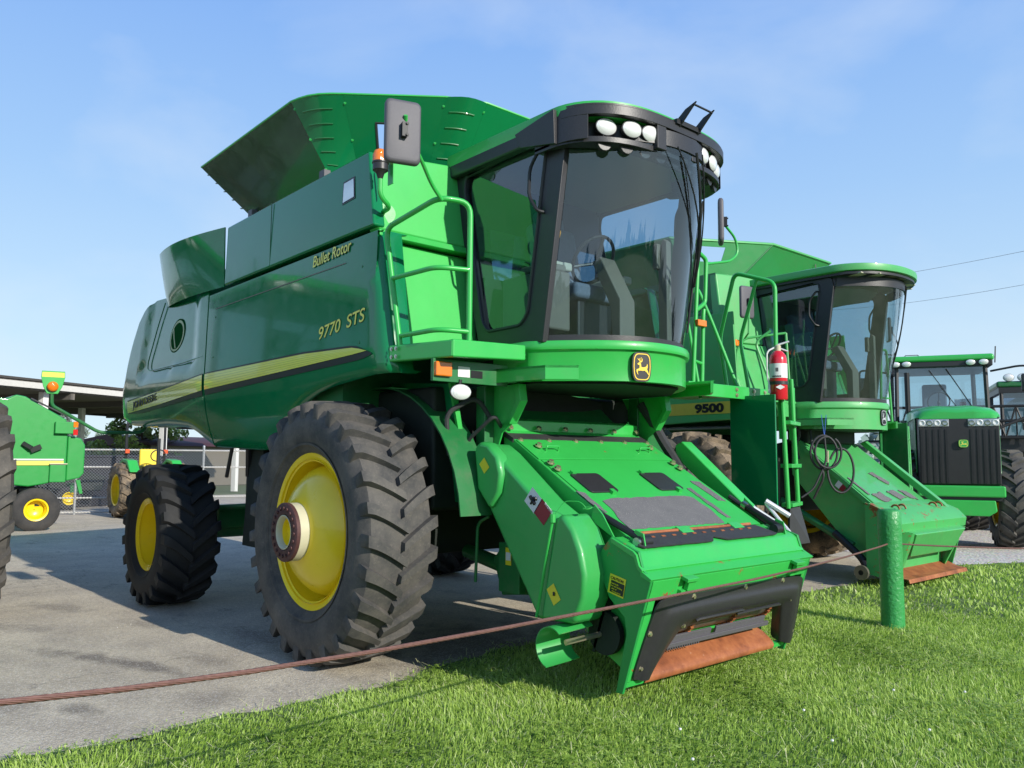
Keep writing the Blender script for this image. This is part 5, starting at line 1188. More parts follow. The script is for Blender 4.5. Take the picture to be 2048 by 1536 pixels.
# ------------------------------------------------------------------ tractor on the right
def big_tractor(name,label,loc,rz):
    t=thing(name,label,'tractor',loc,rz)
    # hood
    rows=[]
    for x,hwid,zt in ((1.30,.58,2.30),(1.22,.62,2.36),(.9,.64,2.42),(.2,.65,2.47),(-1.1,.62,2.52)):
        rows.append([(x,-hwid-.01,2.22),(x,-hwid,zt-.10),(x,-hwid+.10,zt-.03),(x,-hwid*.4,zt+.015),(x,0,zt+.0),(x,hwid*.4,zt+.015),(x,hwid-.10,zt-.03),(x,hwid,zt-.10),(x,hwid+.01,2.22)])
    MB().grid([[(1.30,p[1]*.98,2.20) for p in rows[0]]]+rows).build('hood','green',t,ang=50,solid=.01)
    MB().box((.25,0,1.65),(1.98,1.22,1.22)).build('hood_core','black',t,bevel=.04)
    for s in (-1,1):
        MB().box((.35,s*.63,1.75),(1.5,.02,.95)).build('hood_side_grille','green_dark',t,bevel=.01)
    mb=MB(); mb.prism([(1.22,1.08),(1.30,1.10),(1.34,1.6),(1.335,2.2),(1.22,2.2)],'Y',-.60,.60); gr=mb.build('front_grille','black',t,bevel=.015)
    for k in range(13):
        y=-.56+.0933*k
        if abs(y)<.13: continue
        MB().prism([(1.31,1.12),(1.352,1.6),(1.345,2.02),(1.325,2.02),(1.325,1.6),(1.29,1.12)],'Y',y-.016,y+.016).build('grille_bar','black_steel',gr)
    emblem(t,(1.365,.06,1.78),(0,1,0),(0,0,1),.15,.13,back='green',fore='stripe')
    for s in (-1,1):
        mb=MB(); mb.hexa([(1.33,s*.10-.0,2.06),(1.355,s*.14,2.06),(1.34,s*.60,2.06),(1.30,s*.60,2.06),(1.33,s*.14,2.20),(1.345,s*.14,2.20),(1.33,s*.60,2.20),(1.30,s*.60,2.20)])
        MB().box((1.335,s*.37,2.13),(.03,.46,.125)).build('headlight','steel_soft',t,bevel=.01,split=False)
        for k in range(4):
            MB().lathe([(.048,.0),(.052,.012),(.038,.016),(.034,.004),(.001,.002)],(1.352,s*(.20+.115*k),2.13),'X',20).build('headlight_ring','lens' if k in (1,3) else 'steel',t)
    MB().box((1.25,0,.985),(.22,1.30,.19)).build('front_bumper','green',t,bevel=.03)
    MB().box((1.22,0,.86),(.16,1.2,.05)).build('bumper_gap','black',t)
    mb=MB(); mb.prism([(-.50,.84),(.50,.84),(.52,.66),(.40,.58),(-.40,.58),(-.52,.66)],'X',1.12,1.32); mb.build('weight_bracket','green',t,bevel=.02)
    mb=MB(); mb.box((-1.0,0,1.1),(4.4,.9,.7)); mb.box((-4.0,0,1.35),(1.8,1.1,.9)); mb.build('chassis','dark',t,bevel=.03)
    # cab
    mb=MB(); mb.box((-1.95,0,3.50),(1.9,1.86,.13)); r=mb.build('cab_roof','green',t,bevel=.05)
    MB().box((-1.95,0,3.39),(1.84,1.80,.12)).build('roof_liner','black',t,bevel=.02)
    for x,y in ((-1.12,-.80),(-1.12,.80),(-2.8,-.80),(-2.8,.80)):
        MB().tube([(x+.10*(1 if x>-2 else -1)*0,y,2.0),(x,y*.97,3.36)],.045,6).build('cab_pillar','black',t)
    MB().add([(-1.10,-.76,2.1),(-1.10,.76,2.1),(-1.12,.74,3.33),(-1.12,-.74,3.33)],[(0,1,2,3)]).build('windshield','glass_old',t,flip=False)
    for s in (-1,1): MB().add([(-1.14,s*.80,2.0),(-2.76,s*.80,2.0),(-2.78,s*.78,3.33),(-1.14,s*.78,3.33)],[(0,1,2,3)]).build('side_window','glass_old',t,flip=False)
    MB().add([(-2.8,-.76,2.1),(-2.8,.76,2.1),(-2.8,.74,3.33),(-2.8,-.74,3.33)],[(0,1,2,3)]).build('rear_window','glass_old',t,flip=False)
    mb=MB(); mb.box((-1.95,0,1.85),(1.9,1.7,.5)); mb.build('cab_base','black',t,bevel=.03)
    mb=MB(); mb.box((-2.2,0,2.45),(.5,.5,.15)); mb.box((-2.42,0,2.80),(.14,.46,.6)); mb.build('operator_seat','seat',t,bevel=.04)
    W=[(-1.60+.08*math.cos(2*PI*k/24)*1.0,.20*math.sin(2*PI*k/24),2.68+.19*math.cos(2*PI*k/24)) for k in range(24)]
    mb=MB(); mb.tube(W,.014,6,close=True); mb.tube([W[0],W[12]],.012,5); mb.tube([(-1.6,0,2.68),(-1.35,0,2.2)],.03,6); mb.build('steering_wheel','black',t)
    mb=MB(); mb.tube([(-1.08,.10,3.30),(-1.07,.52,2.55)],.010,5); mb.tube([(-1.06,-.2,3.28),(-1.05,.28,2.5)],.008,5); mb.build('wiper','black_steel',t,split=False)
    for y in (-.80,-.60,.52,.74): lamp_disc(t,(-.99,y,3.40),(1,0,-.15),.085,.055)
    for s in (-1,1):
        mb=MB(); mb.tube(smooth_path([(-1.05,s*.85,3.22),(-1.0,s*1.30,3.30),(-1.0,s*1.46,3.30),(-1.0,s*1.47,3.10)],.08),.02,8); a=mb.build('mirror_arm','black_steel',t)
        mirror_part(t,(-1.0,s*1.46,2.98),0,.22,.34,m='black',t=.10)
    MB().tube([(-1.2,.96,3.4),(-1.2,.98,3.72)],.012,6).build('antenna','black_steel',t)
    MB().tube([(-1.15,-.62,3.57),(-1.15,-.60,3.595),(-1.15,-.38,3.595),(-1.15,-.36,3.57)],.008,6).build('roof_handle','black_steel',t)
    mb=MB(); mb.tube([(-.7,-.62,2.4),(-.7,-.62,3.2)],.05,10); mb.build('exhaust_pipe','black_steel',t)
    for x in (.35,-3.7):
        for s in (-1,1):
            wh=MB().lathe([(.45,-.18),(.49,-.20),(.47,-.05),(.45,.05),(.47,.16),(.49,.20),(.45,.18)],(x,s*.82,.85),'Y',40).lathe([(.45,s*.02),(.3,s*.06),(.18,s*.10),(.01,s*.10)],(x,s*.82,.85),'Y',40).build('wheel','yellow',t,ang=40,split=False)
            tyre_bm((x,s*.82,.85),.85,.47,.44,22,lh=.05,lw=.06,sweep=.24).build('tyre','rubber_tread' ,wh,ang=38)
    mb=MB(); mb.tube([(.35,-.9,.9),(.35,.9,.9)],.13,12); mb.tube([(-3.7,-.9,.9),(-3.7,.9,.9)],.13,12); mb.build('axle','dark',t)
    for s in (-1,1):
        mb=MB(); mb.box((-3.7,s*1.05,1.92),(1.3,.62,.05)); mb.build('fender','black',t,bevel=.02)
    return t
M['steel_soft']=plain('headlight_chrome',(.55,.56,.58),.3,.7,.25,40)
T1=big_tractor('articulated_tractor','green tractor facing the camera with a tall black ribbed grille, right of both combines',(-.48,11.22,0),R_(-63.6+0))
T3=copy_tree(T1); T3.location=(-4.05,-4.42,0); T3.rotation_euler=(0,0,0); T3.scale=(1.18,1.18,1.18); T3.location=(-4.10,-4.38,0)
for ch in [x for x in bpy.data.objects if x.parent==T3 and x.name.startswith('mirror')]:
    for g in [x for x in bpy.data.objects if x.parent==ch]: bpy.data.objects.remove(g)
    bpy.data.objects.remove(ch)
if 1: T3['label']='tractor mostly cut off by the left picture edge, only a dusty lugged tyre showing'
# ------------------------------------------------------------------ sprayer at the far right
S=thing('field_sprayer','green field sprayer with roof lamps and black boom truss, behind the tractor at far right','sprayer',(-.3,15.6,0),R_(-65))
MB().box((0,.0,3.12),(1.7,1.7,.14)).build('cab_roof','green_dark',S,bevel=.05); MB().box((0,0,3.0),(1.65,1.62,.12)).build('roof_liner','black',S)
for x in (-.75,.78):
    for y in (-.76,.76): MB().tube([(x,y,1.9),(x,y,2.98)],.04,6).build('cab_pillar','black',S)
for s in (-1,1): MB().add([(-.75,s*.76,1.9),(.78,s*.76,1.9),(.78,s*.76,2.97),(-.75,s*.76,2.97)],[(0,1,2,3)]).build('side_window','glass_old',S,flip=False)
for x in (-.75,.78): MB().add([(x,-.76,1.9),(x,.76,1.9),(x,.76,2.97),(x,-.76,2.97)],[(0,1,2,3)]).build('windshield','glass_old',S,flip=False)
MB().box((0,0,1.72),(1.8,1.6,.36)).build('cab_base','black',S,bevel=.02)
for y in (-.62,-.36,.36,.62): lamp_disc(S,(.86,y,3.26),(1,0,0),.10,.08)
mb=MB(); mb.box((-1.5,0,1.85),(5.6,3.0,.35)); mb.box((-1.5,0,1.45),(5.0,1.4,.6)); mb.build('main_frame','black',S,bevel=.03)
MB().lathe([(.001,-1.2),(.6,-1.2),(.72,-1.0),(.72,1.0),(.6,1.2),(.001,1.2)],(-2.2,0,2.4),'X',32).build('spray_tank','white',S,ang=40)
for s in (-1,1):
    mb=MB()
    for z in (1.98,2.32,2.62): mb.tube([(1.45,s*.2,z),(1.45,s*3.0,z)],.03,6)
    for k in range(14):
        y0=.2+.2*k; z0,z1=(1.98,2.62) if k%2 else (2.62,1.98); mb.tube([(1.45,s*y0,z0),(1.45,s*(y0+.2),z1)],.018,5)
    for k in range(8): mb.tube([(1.45,s*(.2+.4*k),1.98),(1.45,s*(.2+.4*k),2.62)],.015,5)
    for k in range(5): mb.box((1.48,s*(.45+.5*k),2.2),(.10,.10,.14))
    mb.build('boom_truss','black_steel',S,split=False)
    mb=MB(); mb.tube([(1.5,s*.4,2.4),(1.5,s*1.2,2.05),(1.5,s*2.2,2.45)],.03,6); mb.build('boom_hose','black_rubber',S)
mb=MB()
for s in (-1,1): mb.tube([(1.2,s*.25,1.5),(1.45,s*.25,2.62)],.04,6)
mb.build('boom_mount','black_steel',S)
for x in (.5,-3.4):
    for s in (-1,1):
        wh=MB().lathe([(.60,-.16),(.64,-.18),(.60,-.02),(.60,.02),(.64,.18),(.60,.16)],(x,s*1.5,.95),'Y',40).lathe([(.60,s*.03),(.45,s*.02),(.3,s*.08),(.01,s*.08)],(x,s*1.5,.95),'Y',40).build('wheel','yellow',S,ang=40,split=False)
        tyre_bm((x,s*1.5,.95),.95,.63,.40,24,lh=.045,lw=.05,sweep=.2).build('tyre','rubber',wh,ang=38)
        MB().box((x,s*1.25,1.5),(.2,.2,.9)).build('leg_strut','black',S,bevel=.02)
d=MB().box((.4,-1.45,2.72),(.06,.32,.28)).build('marker_board','offwhite',S,bevel=.01); MB().box((.44,-1.45,2.72),(.03,.12,.14)).build('marker_emblem','redlens',d)
# ------------------------------------------------------------------ baler
B_=thing('round_baler','green round baler with yellow and white side stripe, left of the fence','baler',(-13.1,-1.5,0))
out=[(-.15,2.60),(.0,2.69),(.16,2.66),(.92,2.22),(.96,1.95),(.96,1.0),(.55,.90),(.30,.86),(-.2,.92),(-.25,.70),(-1.3,.75),(-2.1,1.1),(-2.3,1.7),(-1.9,2.4),(-1.0,2.65)]
MB().prism(out,'X',-1.6,0.0).build('bale_chamber','green_baler',B_,bevel=.03)
MB().prism([(.965,1.90),(1.22,1.84),(1.30,1.70),(1.30,1.12),(1.22,1.02),(1.05,.98),(.965,.96)],'X',-1.5,-.02).build('tailgate','green_baler',B_,bevel=.03)
mb=MB(); mb.box((.012,.35,1.33),(.012,1.1,.085)); mb.build('side_stripe','stripe',B_)
mb=MB(); mb.box((.012,.35,1.40),(.014,1.1,.03)); mb.build('side_stripe','offwhite',B_)
MB().box((.03,.80,1.12),(.06,.30,.36)).build('tool_box','green_baler',B_,bevel=.02); MB().box((.04,.80,1.315),(.10,.32,.02)).build('box_lid','ivory',B_)
MB().box((.06,.88,2.05),(.10,.36,.24)).build('light_bracket','green_baler',B_,bevel=.01)
MB().box((.10,1.07,2.12),(.05,.09,.12)).build('amber_lamp','orange',B_,bevel=.01); MB().box((.10,1.07,1.96),(.05,.09,.12)).build('red_lamp','redlens',B_,bevel=.01)
mb=MB(); mb.tube([(.04,.15,1.72),(.10,.30,1.62)],.05,6); mb.box((.06,.38,1.62),(.06,.20,.10),Matrix.Rotation(R_(25),3,'X')); mb.build('latch_lever','dark',B_)
mb=MB(); mb.tube([(.03,.25,2.62),(.03,.9,2.30),(.03,.95,2.2)],.018,6); mb.build('hydraulic_line','black_rubber',B_)
def small_wheel(parent,c,R,rim,w,axis='Y',nm='wheel',tm='rubber'):
    def fix(mb):
        if axis=='X': mb.v=[(c[0]+(v[1]-c[1]),c[1]-(v[0]-c[0]),v[2]) for v in mb.v]
        return mb
    wm=MB().lathe([(rim-.02,-w*.4),(rim+.01,-w*.42),(rim-.03,-w*.25),(rim-.05,0),(rim-.03,w*.25),(rim+.01,w*.42),(rim-.02,w*.4)],c,'Y',32).lathe([(rim-.03,-w*.2),(rim*.7,-w*.15),(rim*.5,-w*.25),(.01,-w*.25)],c,'Y',32)
    o=fix(wm).build(nm,'yellow',parent,ang=40,split=False); fix(plain_tyre(c,R,rim,w)).build('tyre',tm,o,ang=40)
    m=MB().lathe([(.05,0),(.05,.05),(.03,.07),(.001,.07)],(c[0],c[1]-w*.25,c[2]),'Y',16); m.v=[(v[0],2*(c[1]-w*.25)-v[1],v[2]) for v in m.v]; fix(m).build('hub','green_baler',o); return o
small_wheel(B_,(.12,.42,.41),.43,.21,.30,'X'); small_wheel(B_,(-1.75,.55,.41),.43,.21,.30,'X')
mb=MB(); mb.box((-.8,.5,.62),(1.7,.16,.3)); mb.build('axle','dark',B_)
mb=MB(); mb.prism([(-2.2,.9),(-2.2,1.1),(-4.2,.65),(-4.2,.5)],'X',-.9,-.7); mb.build('drawbar','green_baler',B_)
mb=MB(); mb.prism([(1.16,.98),(1.24,.98),(1.30,.70),(1.24,.70)],'X',-.1,-.04); mb.build('bale_ramp','green_baler',B_)
# ------------------------------------------------------------------ compact tractor
K=thing('compact_tractor','small green utility tractor with a roll bar and yellow seat, behind the front combine','tractor',(-15.7,1.90,0))
def ag_wheel(parent,c,s,R,rim,w,lugs,tm,nm='wheel'):
    wh=MB().lathe([(rim-.04,-w*.4),(rim,-w*.42),(rim-.03,0),(rim,w*.42),(rim-.04,w*.4)],c,'Y',40).lathe([(rim-.03,s*w*.1),(rim*.6,s*w*.02),(rim*.3,s*w*.15),(.01,s*w*.15)],c,'Y',40).build(nm,'yellow',parent,ang=40,split=False)
    tyre_bm(c,R,rim,w,lugs,lh=.035,lw=.05,sweep=.25).build('tyre',tm,wh,ang=38); return wh
for s in (-1,1): ag_wheel(K,(0,s*.62,.66),s,.66,.38,.40,18,'rubber_mud'); ag_wheel(K,(1.85,s*.52,.42),s,.42,.22,.26,14,'rubber_mud')
MB().box((1.55,0,1.0),(1.2,.62,.5)).build('hood','green',K,bevel=.10); MB().box((.9,0,.75),(2.0,.45,.35)).build('chassis','green_dark',K,bevel=.03)
for s in (-1,1): MB().prism([(-.6,.9),(-.5,1.25),(-.1,1.42),(.3,1.38),(.6,1.1),(.5,1.1),(.2,1.30),(-.1,1.34),(-.4,1.2),(-.5,.9)],'Y',s*.40,s*.64).build('fender','green',K,bevel=.02)
mb=MB(); mb.tube(smooth_path([(-.45,-.46,.9),(-.45,-.46,2.35),(-.45,.46,2.35),(-.45,.46,.9)],.12),.035,8); rp=mb.build('roll_bar','black_steel',K)
for s in (-1,1): MB().box((-.36,s*.46,1.60),(.08,.10,.10)).build('warning_lamp','redorange',rp,bevel=.01)
mb=MB(); mb.box((.0,0,1.22),(.42,.44,.10)); mb.box((-.20,0,1.45),(.10,.44,.42)); mb.build('operator_seat','seat_yellow',K,bevel=.04)
W=[(.55+.05*math.cos(2*PI*k/20),.17*math.sin(2*PI*k/20),1.50+.14*math.cos(2*PI*k/20)) for k in range(20)]
mb=MB(); mb.tube(W,.014,6,close=True); mb.tube([W[0],W[10]],.01,5); mb.tube([(.55,0,1.5),(.85,0,1.15)],.025,6); mb.build('steering_wheel','black',K)
MB().lathe([(.001,1.2),(.04,1.2),(.04,1.9),(.001,1.9)],(1.2,-.2,0),'Z',10).build('exhaust_pipe','black_steel',K)
small=thing('farm_implement','small yellow wheeled implement seen through the chain link fence','implement',(-19.3,.90,0))
small_wheel(small,(0,0,.32),.32,.17,.18,'X'); small_wheel(small,(-1.6,.3,.32),.32,.17,.18,'X'); MB().box((-.8,.1,.6),(1.8,.2,.25)).build('frame','green_dark',small,bevel=.02)
MB().prism([(-.7,.5),(.9,.5),(1.0,.9),(.2,1.15),(-.7,1.0)],'X',-1.5,-.3).build('deck','dark',small,bevel=.03)
# ------------------------------------------------------------------ ground
STAINS_SHADE=[(-.95,-2.75,.95,.16,.35,.8),(-1.6,-3.1,.5,.12,.3,.35),(.10,-3.25,.22,.14,.4,.7),(-.6,-2.25,.55,.2,.2,.4),(-.35,-3.6,.7,.25,.3,.3),(-2.2,-2.2,.5,.15,.2,.35),(.35,-.4,1.5,1.5,0,.85),(-.9,-1.5,1.2,.5,.2,.6),(-3.6,-2.6,.7,.25,.4,.5),(-4.6,-1.2,.9,.4,.1,.45),(.35,-2.6,.3,.35,.2,.4),(-2.6,-3.0,.6,.2,.5,.4)]  # ground stains; the large round one also paints shade under the combine
def mulh(nt,s):
    m=N(nt,'ShaderNodeMath',operation='MULTIPLY'); m.inputs[1].default_value=.5; nt.links.new(s,m.inputs[0]); return m.outputs[0]
def asphalt_mat():
    m,nt,b,o=newmat('weathered_asphalt'); tc=N(nt,'ShaderNodeTexCoord'); P=tc.outputs['Object']
    big=noise(nt,.5,6,.6,vec=P); mid=noise(nt,2.3,6,.65,vec=P); ag=noise(nt,110,3,.6,vec=P)
    v=ramp(nt,big,[(.3,(.52,.44,.32)),(.7,(.74,.65,.49))])
    v=mix(nt,ramp(nt,mid,[(.40,0),(.68,.55)]),v,(.33,.28,.225))
    v=mix(nt,ramp(nt,noise(nt,1.1,7,.7,vec=P,stretch=(1,1.6,1)),[(.60,0),(.70,.75)]),v,(.15,.12,.10))
    # oil stains, and shade painted beneath the near combine
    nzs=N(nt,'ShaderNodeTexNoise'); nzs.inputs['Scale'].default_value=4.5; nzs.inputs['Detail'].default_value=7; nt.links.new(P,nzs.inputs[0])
    for (sx_,sy_,rx_,ry_,ro,st) in STAINS_SHADE:
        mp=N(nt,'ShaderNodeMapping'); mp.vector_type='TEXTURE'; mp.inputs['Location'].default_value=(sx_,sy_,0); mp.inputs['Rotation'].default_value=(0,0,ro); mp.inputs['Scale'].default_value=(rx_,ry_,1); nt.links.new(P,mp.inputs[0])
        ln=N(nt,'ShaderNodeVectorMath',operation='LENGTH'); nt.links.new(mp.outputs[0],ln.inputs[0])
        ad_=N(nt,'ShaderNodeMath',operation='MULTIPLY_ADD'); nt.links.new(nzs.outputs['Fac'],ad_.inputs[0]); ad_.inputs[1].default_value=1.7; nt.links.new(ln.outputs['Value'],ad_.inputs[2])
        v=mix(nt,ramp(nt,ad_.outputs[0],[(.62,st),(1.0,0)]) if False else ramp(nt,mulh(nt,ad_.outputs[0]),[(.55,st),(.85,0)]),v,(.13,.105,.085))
    sp=noise(nt,28,4,.7,vec=P); v=mix(nt,ramp(nt,sp,[(.35,.45),(.5,0)]),v,(.26,.235,.20)); v=mix(nt,ramp(nt,sp,[(.55,0),(.72,.5)]),v,(.85,.80,.70))
    # aggregate
    vo=N(nt,'ShaderNodeTexVoronoi'); vo.inputs['Scale'].default_value=60; nt.links.new(P,vo.inputs['Vector'])
    v=mix(nt,ramp(nt,vo.outputs['Distance'],[(.0,.8),(.4,0)]),v,(.85,.80,.72))
    v=mix(nt,ramp(nt,ag,[(.35,.5),(.55,0)]),v,(.20,.18,.155))
    # thin cracks
    vc=N(nt,'ShaderNodeTexVoronoi',feature='DISTANCE_TO_EDGE'); vc.inputs['Scale'].default_value=.55
    nz=N(nt,'ShaderNodeTexNoise'); nz.inputs['Scale'].default_value=3; nz.inputs['Detail'].default_value=6; nt.links.new(P,nz.inputs[0])
    ad=mix(nt,.35,P,nz.outputs['Color']); nt.links.new(ad,vc.inputs['Vector'])
    v=mix(nt,ramp(nt,vc.outputs['Distance'],[(.0,.35),(.003,0)]),v,(.06,.055,.05))
    nt.links.new(v,b.inputs['Base Color']); b.inputs['Roughness'].default_value=.85
    h=mix(nt,.5,ag,vo.outputs['Distance']); bump(nt,b,h,.6,.01); return m
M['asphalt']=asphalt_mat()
def gravel_mat():
    m,nt,b,o=newmat('gravel'); tc=N(nt,'ShaderNodeTexCoord'); P=tc.outputs['Object']
    vo=N(nt,'ShaderNodeTexVoronoi'); vo.inputs['Scale'].default_value=26; nt.links.new(P,vo.inputs['Vector'])
    v=mix(nt,ramp(nt,vo.outputs['Distance'],[(.15,0),(.6,1)]),(.95,.90,.82),(.5,.46,.41)); v=mix(nt,.35,v,vo.outputs['Color'],'SOFT_LIGHT'); nt.links.new(v,b.inputs['Base Color']); b.inputs['Roughness'].default_value=.9; bump(nt,b,vo.outputs['Distance'],.5,.015); return m
M['gravel']=gravel_mat()
def soil_mat():
    m,nt,b,o=newmat('turf_soil'); tc=N(nt,'ShaderNodeTexCoord'); P=tc.outputs['Object']
    v=ramp(nt,noise(nt,3,8,.7,vec=P),[(.3,(.09,.14,.035)),(.6,(.15,.24,.06)),(.8,(.24,.27,.11))]); nt.links.new(v,b.inputs['Base Color']); b.inputs['Roughness'].default_value=.95; bump(nt,b,noise(nt,30,5,vec=P),.8,.05); return m
M['soil']=soil_mat()
def far_mat():
    m,nt,b,o=newmat('far_field'); tc=N(nt,'ShaderNodeTexCoord'); v=ramp(nt,noise(nt,.02,5,.6,vec=tc.outputs['Object']),[(.3,(.05,.10,.02)),(.7,(.12,.15,.04))]); nt.links.new(v,b.inputs['Base Color']); b.inputs['Roughness'].default_value=1; return m
M['far_field']=far_mat()
def sheet(name,pts,z,m):
    o=MB().add([(x,y,z) for x,y in pts],[tuple(range(len(pts)))]).build(name,m,None,flip=False); tag(o,kind='structure'); return o
sheet('ground',[(-1500,-1500),(1500,-1500),(1500,1500),(-1500,1500)],-.03,'far_field')
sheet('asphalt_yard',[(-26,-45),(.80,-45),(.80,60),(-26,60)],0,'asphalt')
edge=[]
def edgeX(y):
    return interp([(-12,.72),(-3.7,.72),(-3.0,.82),(-2.0,.82),(-.9,.62),(0,.58),(2,.45),(4.6,.62),(6.5,.75),(8.1,.82),(9.1,1.26),(11.5,1.5),(40,1.6)],y)+.05*math.sin(y*3.1)+.035*math.sin(y*7.7+1)+.02*math.sin(y*17.3)
gy=[8.0+.4*k for k in range(81)]
sheet('gravel_lot',[(-14,40),(-14,8.6),(-2,8.6),(.3,8.0)]+[(edgeX(y)+.25,y) for y in gy],.004,'gravel')
ly=[-40]+[-12+.08*k for k in range(650)]
pts=[(edgeX(max(-12,y)),y) for y in ly]; sheet('lawn_soil',pts+[(60,40),(60,-40)],.010,'soil')
# grass blades
def grassmat():
    m,nt,b,o=newmat('grass_blade'); at=N(nt,'ShaderNodeAttribute'); at.attribute_name='tint'
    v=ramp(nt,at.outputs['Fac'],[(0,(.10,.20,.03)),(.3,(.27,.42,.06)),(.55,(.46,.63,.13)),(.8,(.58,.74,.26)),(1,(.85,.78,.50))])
    nt.links.new(v,b.inputs['Base Color']); b.inputs['Roughness'].default_value=.45; b.inputs['Specular IOR Level'].default_value=.4
    tr=N(nt,'ShaderNodeBsdfTranslucent'); nt.links.new(mix(nt,.5,v,(.45,.70,.10)),tr.inputs[0]); mx=N(nt,'ShaderNodeMixShader'); mx.inputs[0].default_value=.35
    nt.links.new(b.outputs[0],mx.inputs[1]); nt.links.new(tr.outputs[0],mx.inputs[2]); nt.links.new(mx.outputs[0],o.inputs[0]); return m
M['grass']=grassmat()
CX,CY=5.4054,-4.5341
def cloud(x,y):
    return (np.sin(x*2.1+1.3*np.sin(y*1.7))+np.sin(y*2.9+1.1*np.sin(x*2.3+.7))+np.sin((x+y)*4.7+2*np.sin(y*3.1)))/3
def scatter(n,dmin,dmax,azmin,azmax,pw):
    yaw0=2.426; a=np.radians(rng.uniform(azmin,azmax,n)); u=rng.uniform(0,1,n)
    d=(dmin**pw+(dmax**pw-dmin**pw)*u)**(1/pw)
    return CX+d*np.cos(yaw0-a),CY+d*np.sin(yaw0-a),d
def npmesh(name,V,F,tint,mat):
    me=bpy.data.meshes.new(name); me.vertices.add(len(V)); me.vertices.foreach_set('co',V.astype(np.float32).ravel())
    k=F.shape[1]; nf=len(F); me.loops.add(nf*k); me.loops.foreach_set('vertex_index',F.astype(np.int32).ravel()); me.polygons.add(nf); me.polygons.foreach_set('loop_start',np.arange(0,nf*k,k,dtype=np.int32))
    me.update(calc_edges=True); at=me.attributes.new('tint','FLOAT','POINT'); at.data.foreach_set('value',tint.astype(np.float32)); me.materials.append(M[mat])
    o=bpy.data.objects.new(name,me); COL.objects.link(o); return o
def blades(name,n,dmin,dmax,az0,az1,h0,h1,wscale,pw=1.4):
    x,y,d=scatter(n,dmin,dmax,az0,az1,pw)
    ex=np.array([edgeX(v) for v in y]); edge_d=x-ex
    keep=(edge_d>rng.normal(.03,.07,n))&(x<30)
    # bare under machines
    cl=cloud(x,y)
    keep&=~((edge_d<.25)&(rng.uniform(0,1,n)<.35))
    x,y,d,edge_d,cl=x[keep],y[keep],d[keep],edge_d[keep],cl[keep]; n=len(x)
    hgt=rng.uniform(h0,h1,n)*(1+.35*cl)*np.clip(.55+edge_d*1.5,.45,1)*(1+(rng.uniform(0,1,n)<.04)*.7)
    w=rng.uniform(.0016,.0036,n)*wscale*(1+d*.10)
    a=rng.uniform(0,2*np.pi,n); la=rng.uniform(0,2*np.pi,n)*.5+cl*2+.6; lean=np.abs(rng.normal(.35,.35,n))*hgt*1.1
    dx,dy=np.cos(a)*w,np.sin(a)*w; lx,ly_=np.cos(la)*lean,np.sin(la)*lean
    z0=np.full(n,.008)
    V=np.zeros((n,6,3))
    for i,(t,ws) in enumerate(((0,1),(.45,.85),(1,.12))):
        bx,by,bz=x+lx*t**1.8,y+ly_*t**1.8,z0+hgt*t*(1-.28*t*np.clip(lean/hgt,0,1))
        V[:,2*i,:]=np.stack([bx-dx*ws,by-dy*ws,bz],1); V[:,2*i+1,:]=np.stack([bx+dx*ws,by+dy*ws,bz],1)
    base=np.arange(n)[:,None]*6
    F=np.concatenate([base+np.array([[0,1,3,2]]),base+np.array([[2,3,5,4]])])
    t=np.clip(np.float64(.45)+.13*cl+rng.normal(0,.13,n)+(rng.uniform(0,1,n)<.03)*.5,0,1)
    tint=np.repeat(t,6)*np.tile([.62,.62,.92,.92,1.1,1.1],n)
    return npmesh(name,V.reshape(-1,3),F,np.clip(tint,0,1),'grass')
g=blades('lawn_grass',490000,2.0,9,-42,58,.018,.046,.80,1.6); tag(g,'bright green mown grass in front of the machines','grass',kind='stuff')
g=blades('distant_grass',170000,9,24,-40,54,.025,.06,1.7,1.3); tag(g,'grass strip running off behind the green post','grass',kind='stuff')
# dead straw lying in the turf
def straws(n):
    x,y,d=scatter(n,2.6,10,-40,42,1.5); ex=np.array([edgeX(v) for v in y]); k=(x-ex>-.12)&(x<30); x,y=x[k],y[k]; n=len(x)
    L=rng.uniform(.03,.10,n); a=rng.uniform(0,2*np.pi,n); z=rng.uniform(.012,.05,n); dz=rng.normal(0,.012,n); w=.0016
    ux,uy=np.cos(a),np.sin(a)
    V=np.stack([np.stack([x-ux*L/2-uy*w,y-uy*L/2+ux*w,z-dz],1),np.stack([x-ux*L/2+uy*w,y-uy*L/2-ux*w,z-dz],1),np.stack([x+ux*L/2+uy*w,y+uy*L/2-ux*w,z+dz],1),np.stack([x+ux*L/2-uy*w,y+uy*L/2+ux*w,z+dz],1)],1)
    return npmesh('dead_grass',V.reshape(-1,3),np.arange(n)[:,None]*4+np.array([[0,1,2,3]]),np.repeat(rng.uniform(.85,1,n),4),'grass')
g=straws(9000); tag(g,'pale dead straw scattered through the lawn and along its edge','dead grass',kind='stuff')
# clover and broad leaves
n=42000; x,y,d=scatter(n,2.6,8,-38,40,1.5)
cl2=np.sin(x*3.3+1.5*np.sin(y*2.1+.5))+np.sin(y*3.9+1.2*np.sin(x*2.9))
ex=np.array([edgeX(v) for v in y]); k=(x-ex>.05)&(cl2>.25+rng.normal(0,.35,n)); x,y=x[k],y[k]; n=len(x)
V=np.zeros((n,3,4,3)); zz=rng.uniform(.025,.065,n); a0=rng.uniform(0,2*np.pi,n); r=rng.uniform(.006,.012,n)
for l in range(3):
    a=a0+l*2.094; ca,sa=np.cos(a),np.sin(a); ti=rng.normal(0,.35,n)
    for q,(u,v) in enumerate(((0,0),(1,-.75),(1.9,0),(1,.75))):
        V[:,l,q,:]=np.stack([x+r*(u*ca-v*sa),y+r*(u*sa+v*ca),zz+r*(u*ti*.5+abs(v)*.25)],1)
F=np.arange(n*3)[:,None]*4+np.array([[0,1,2,3]])
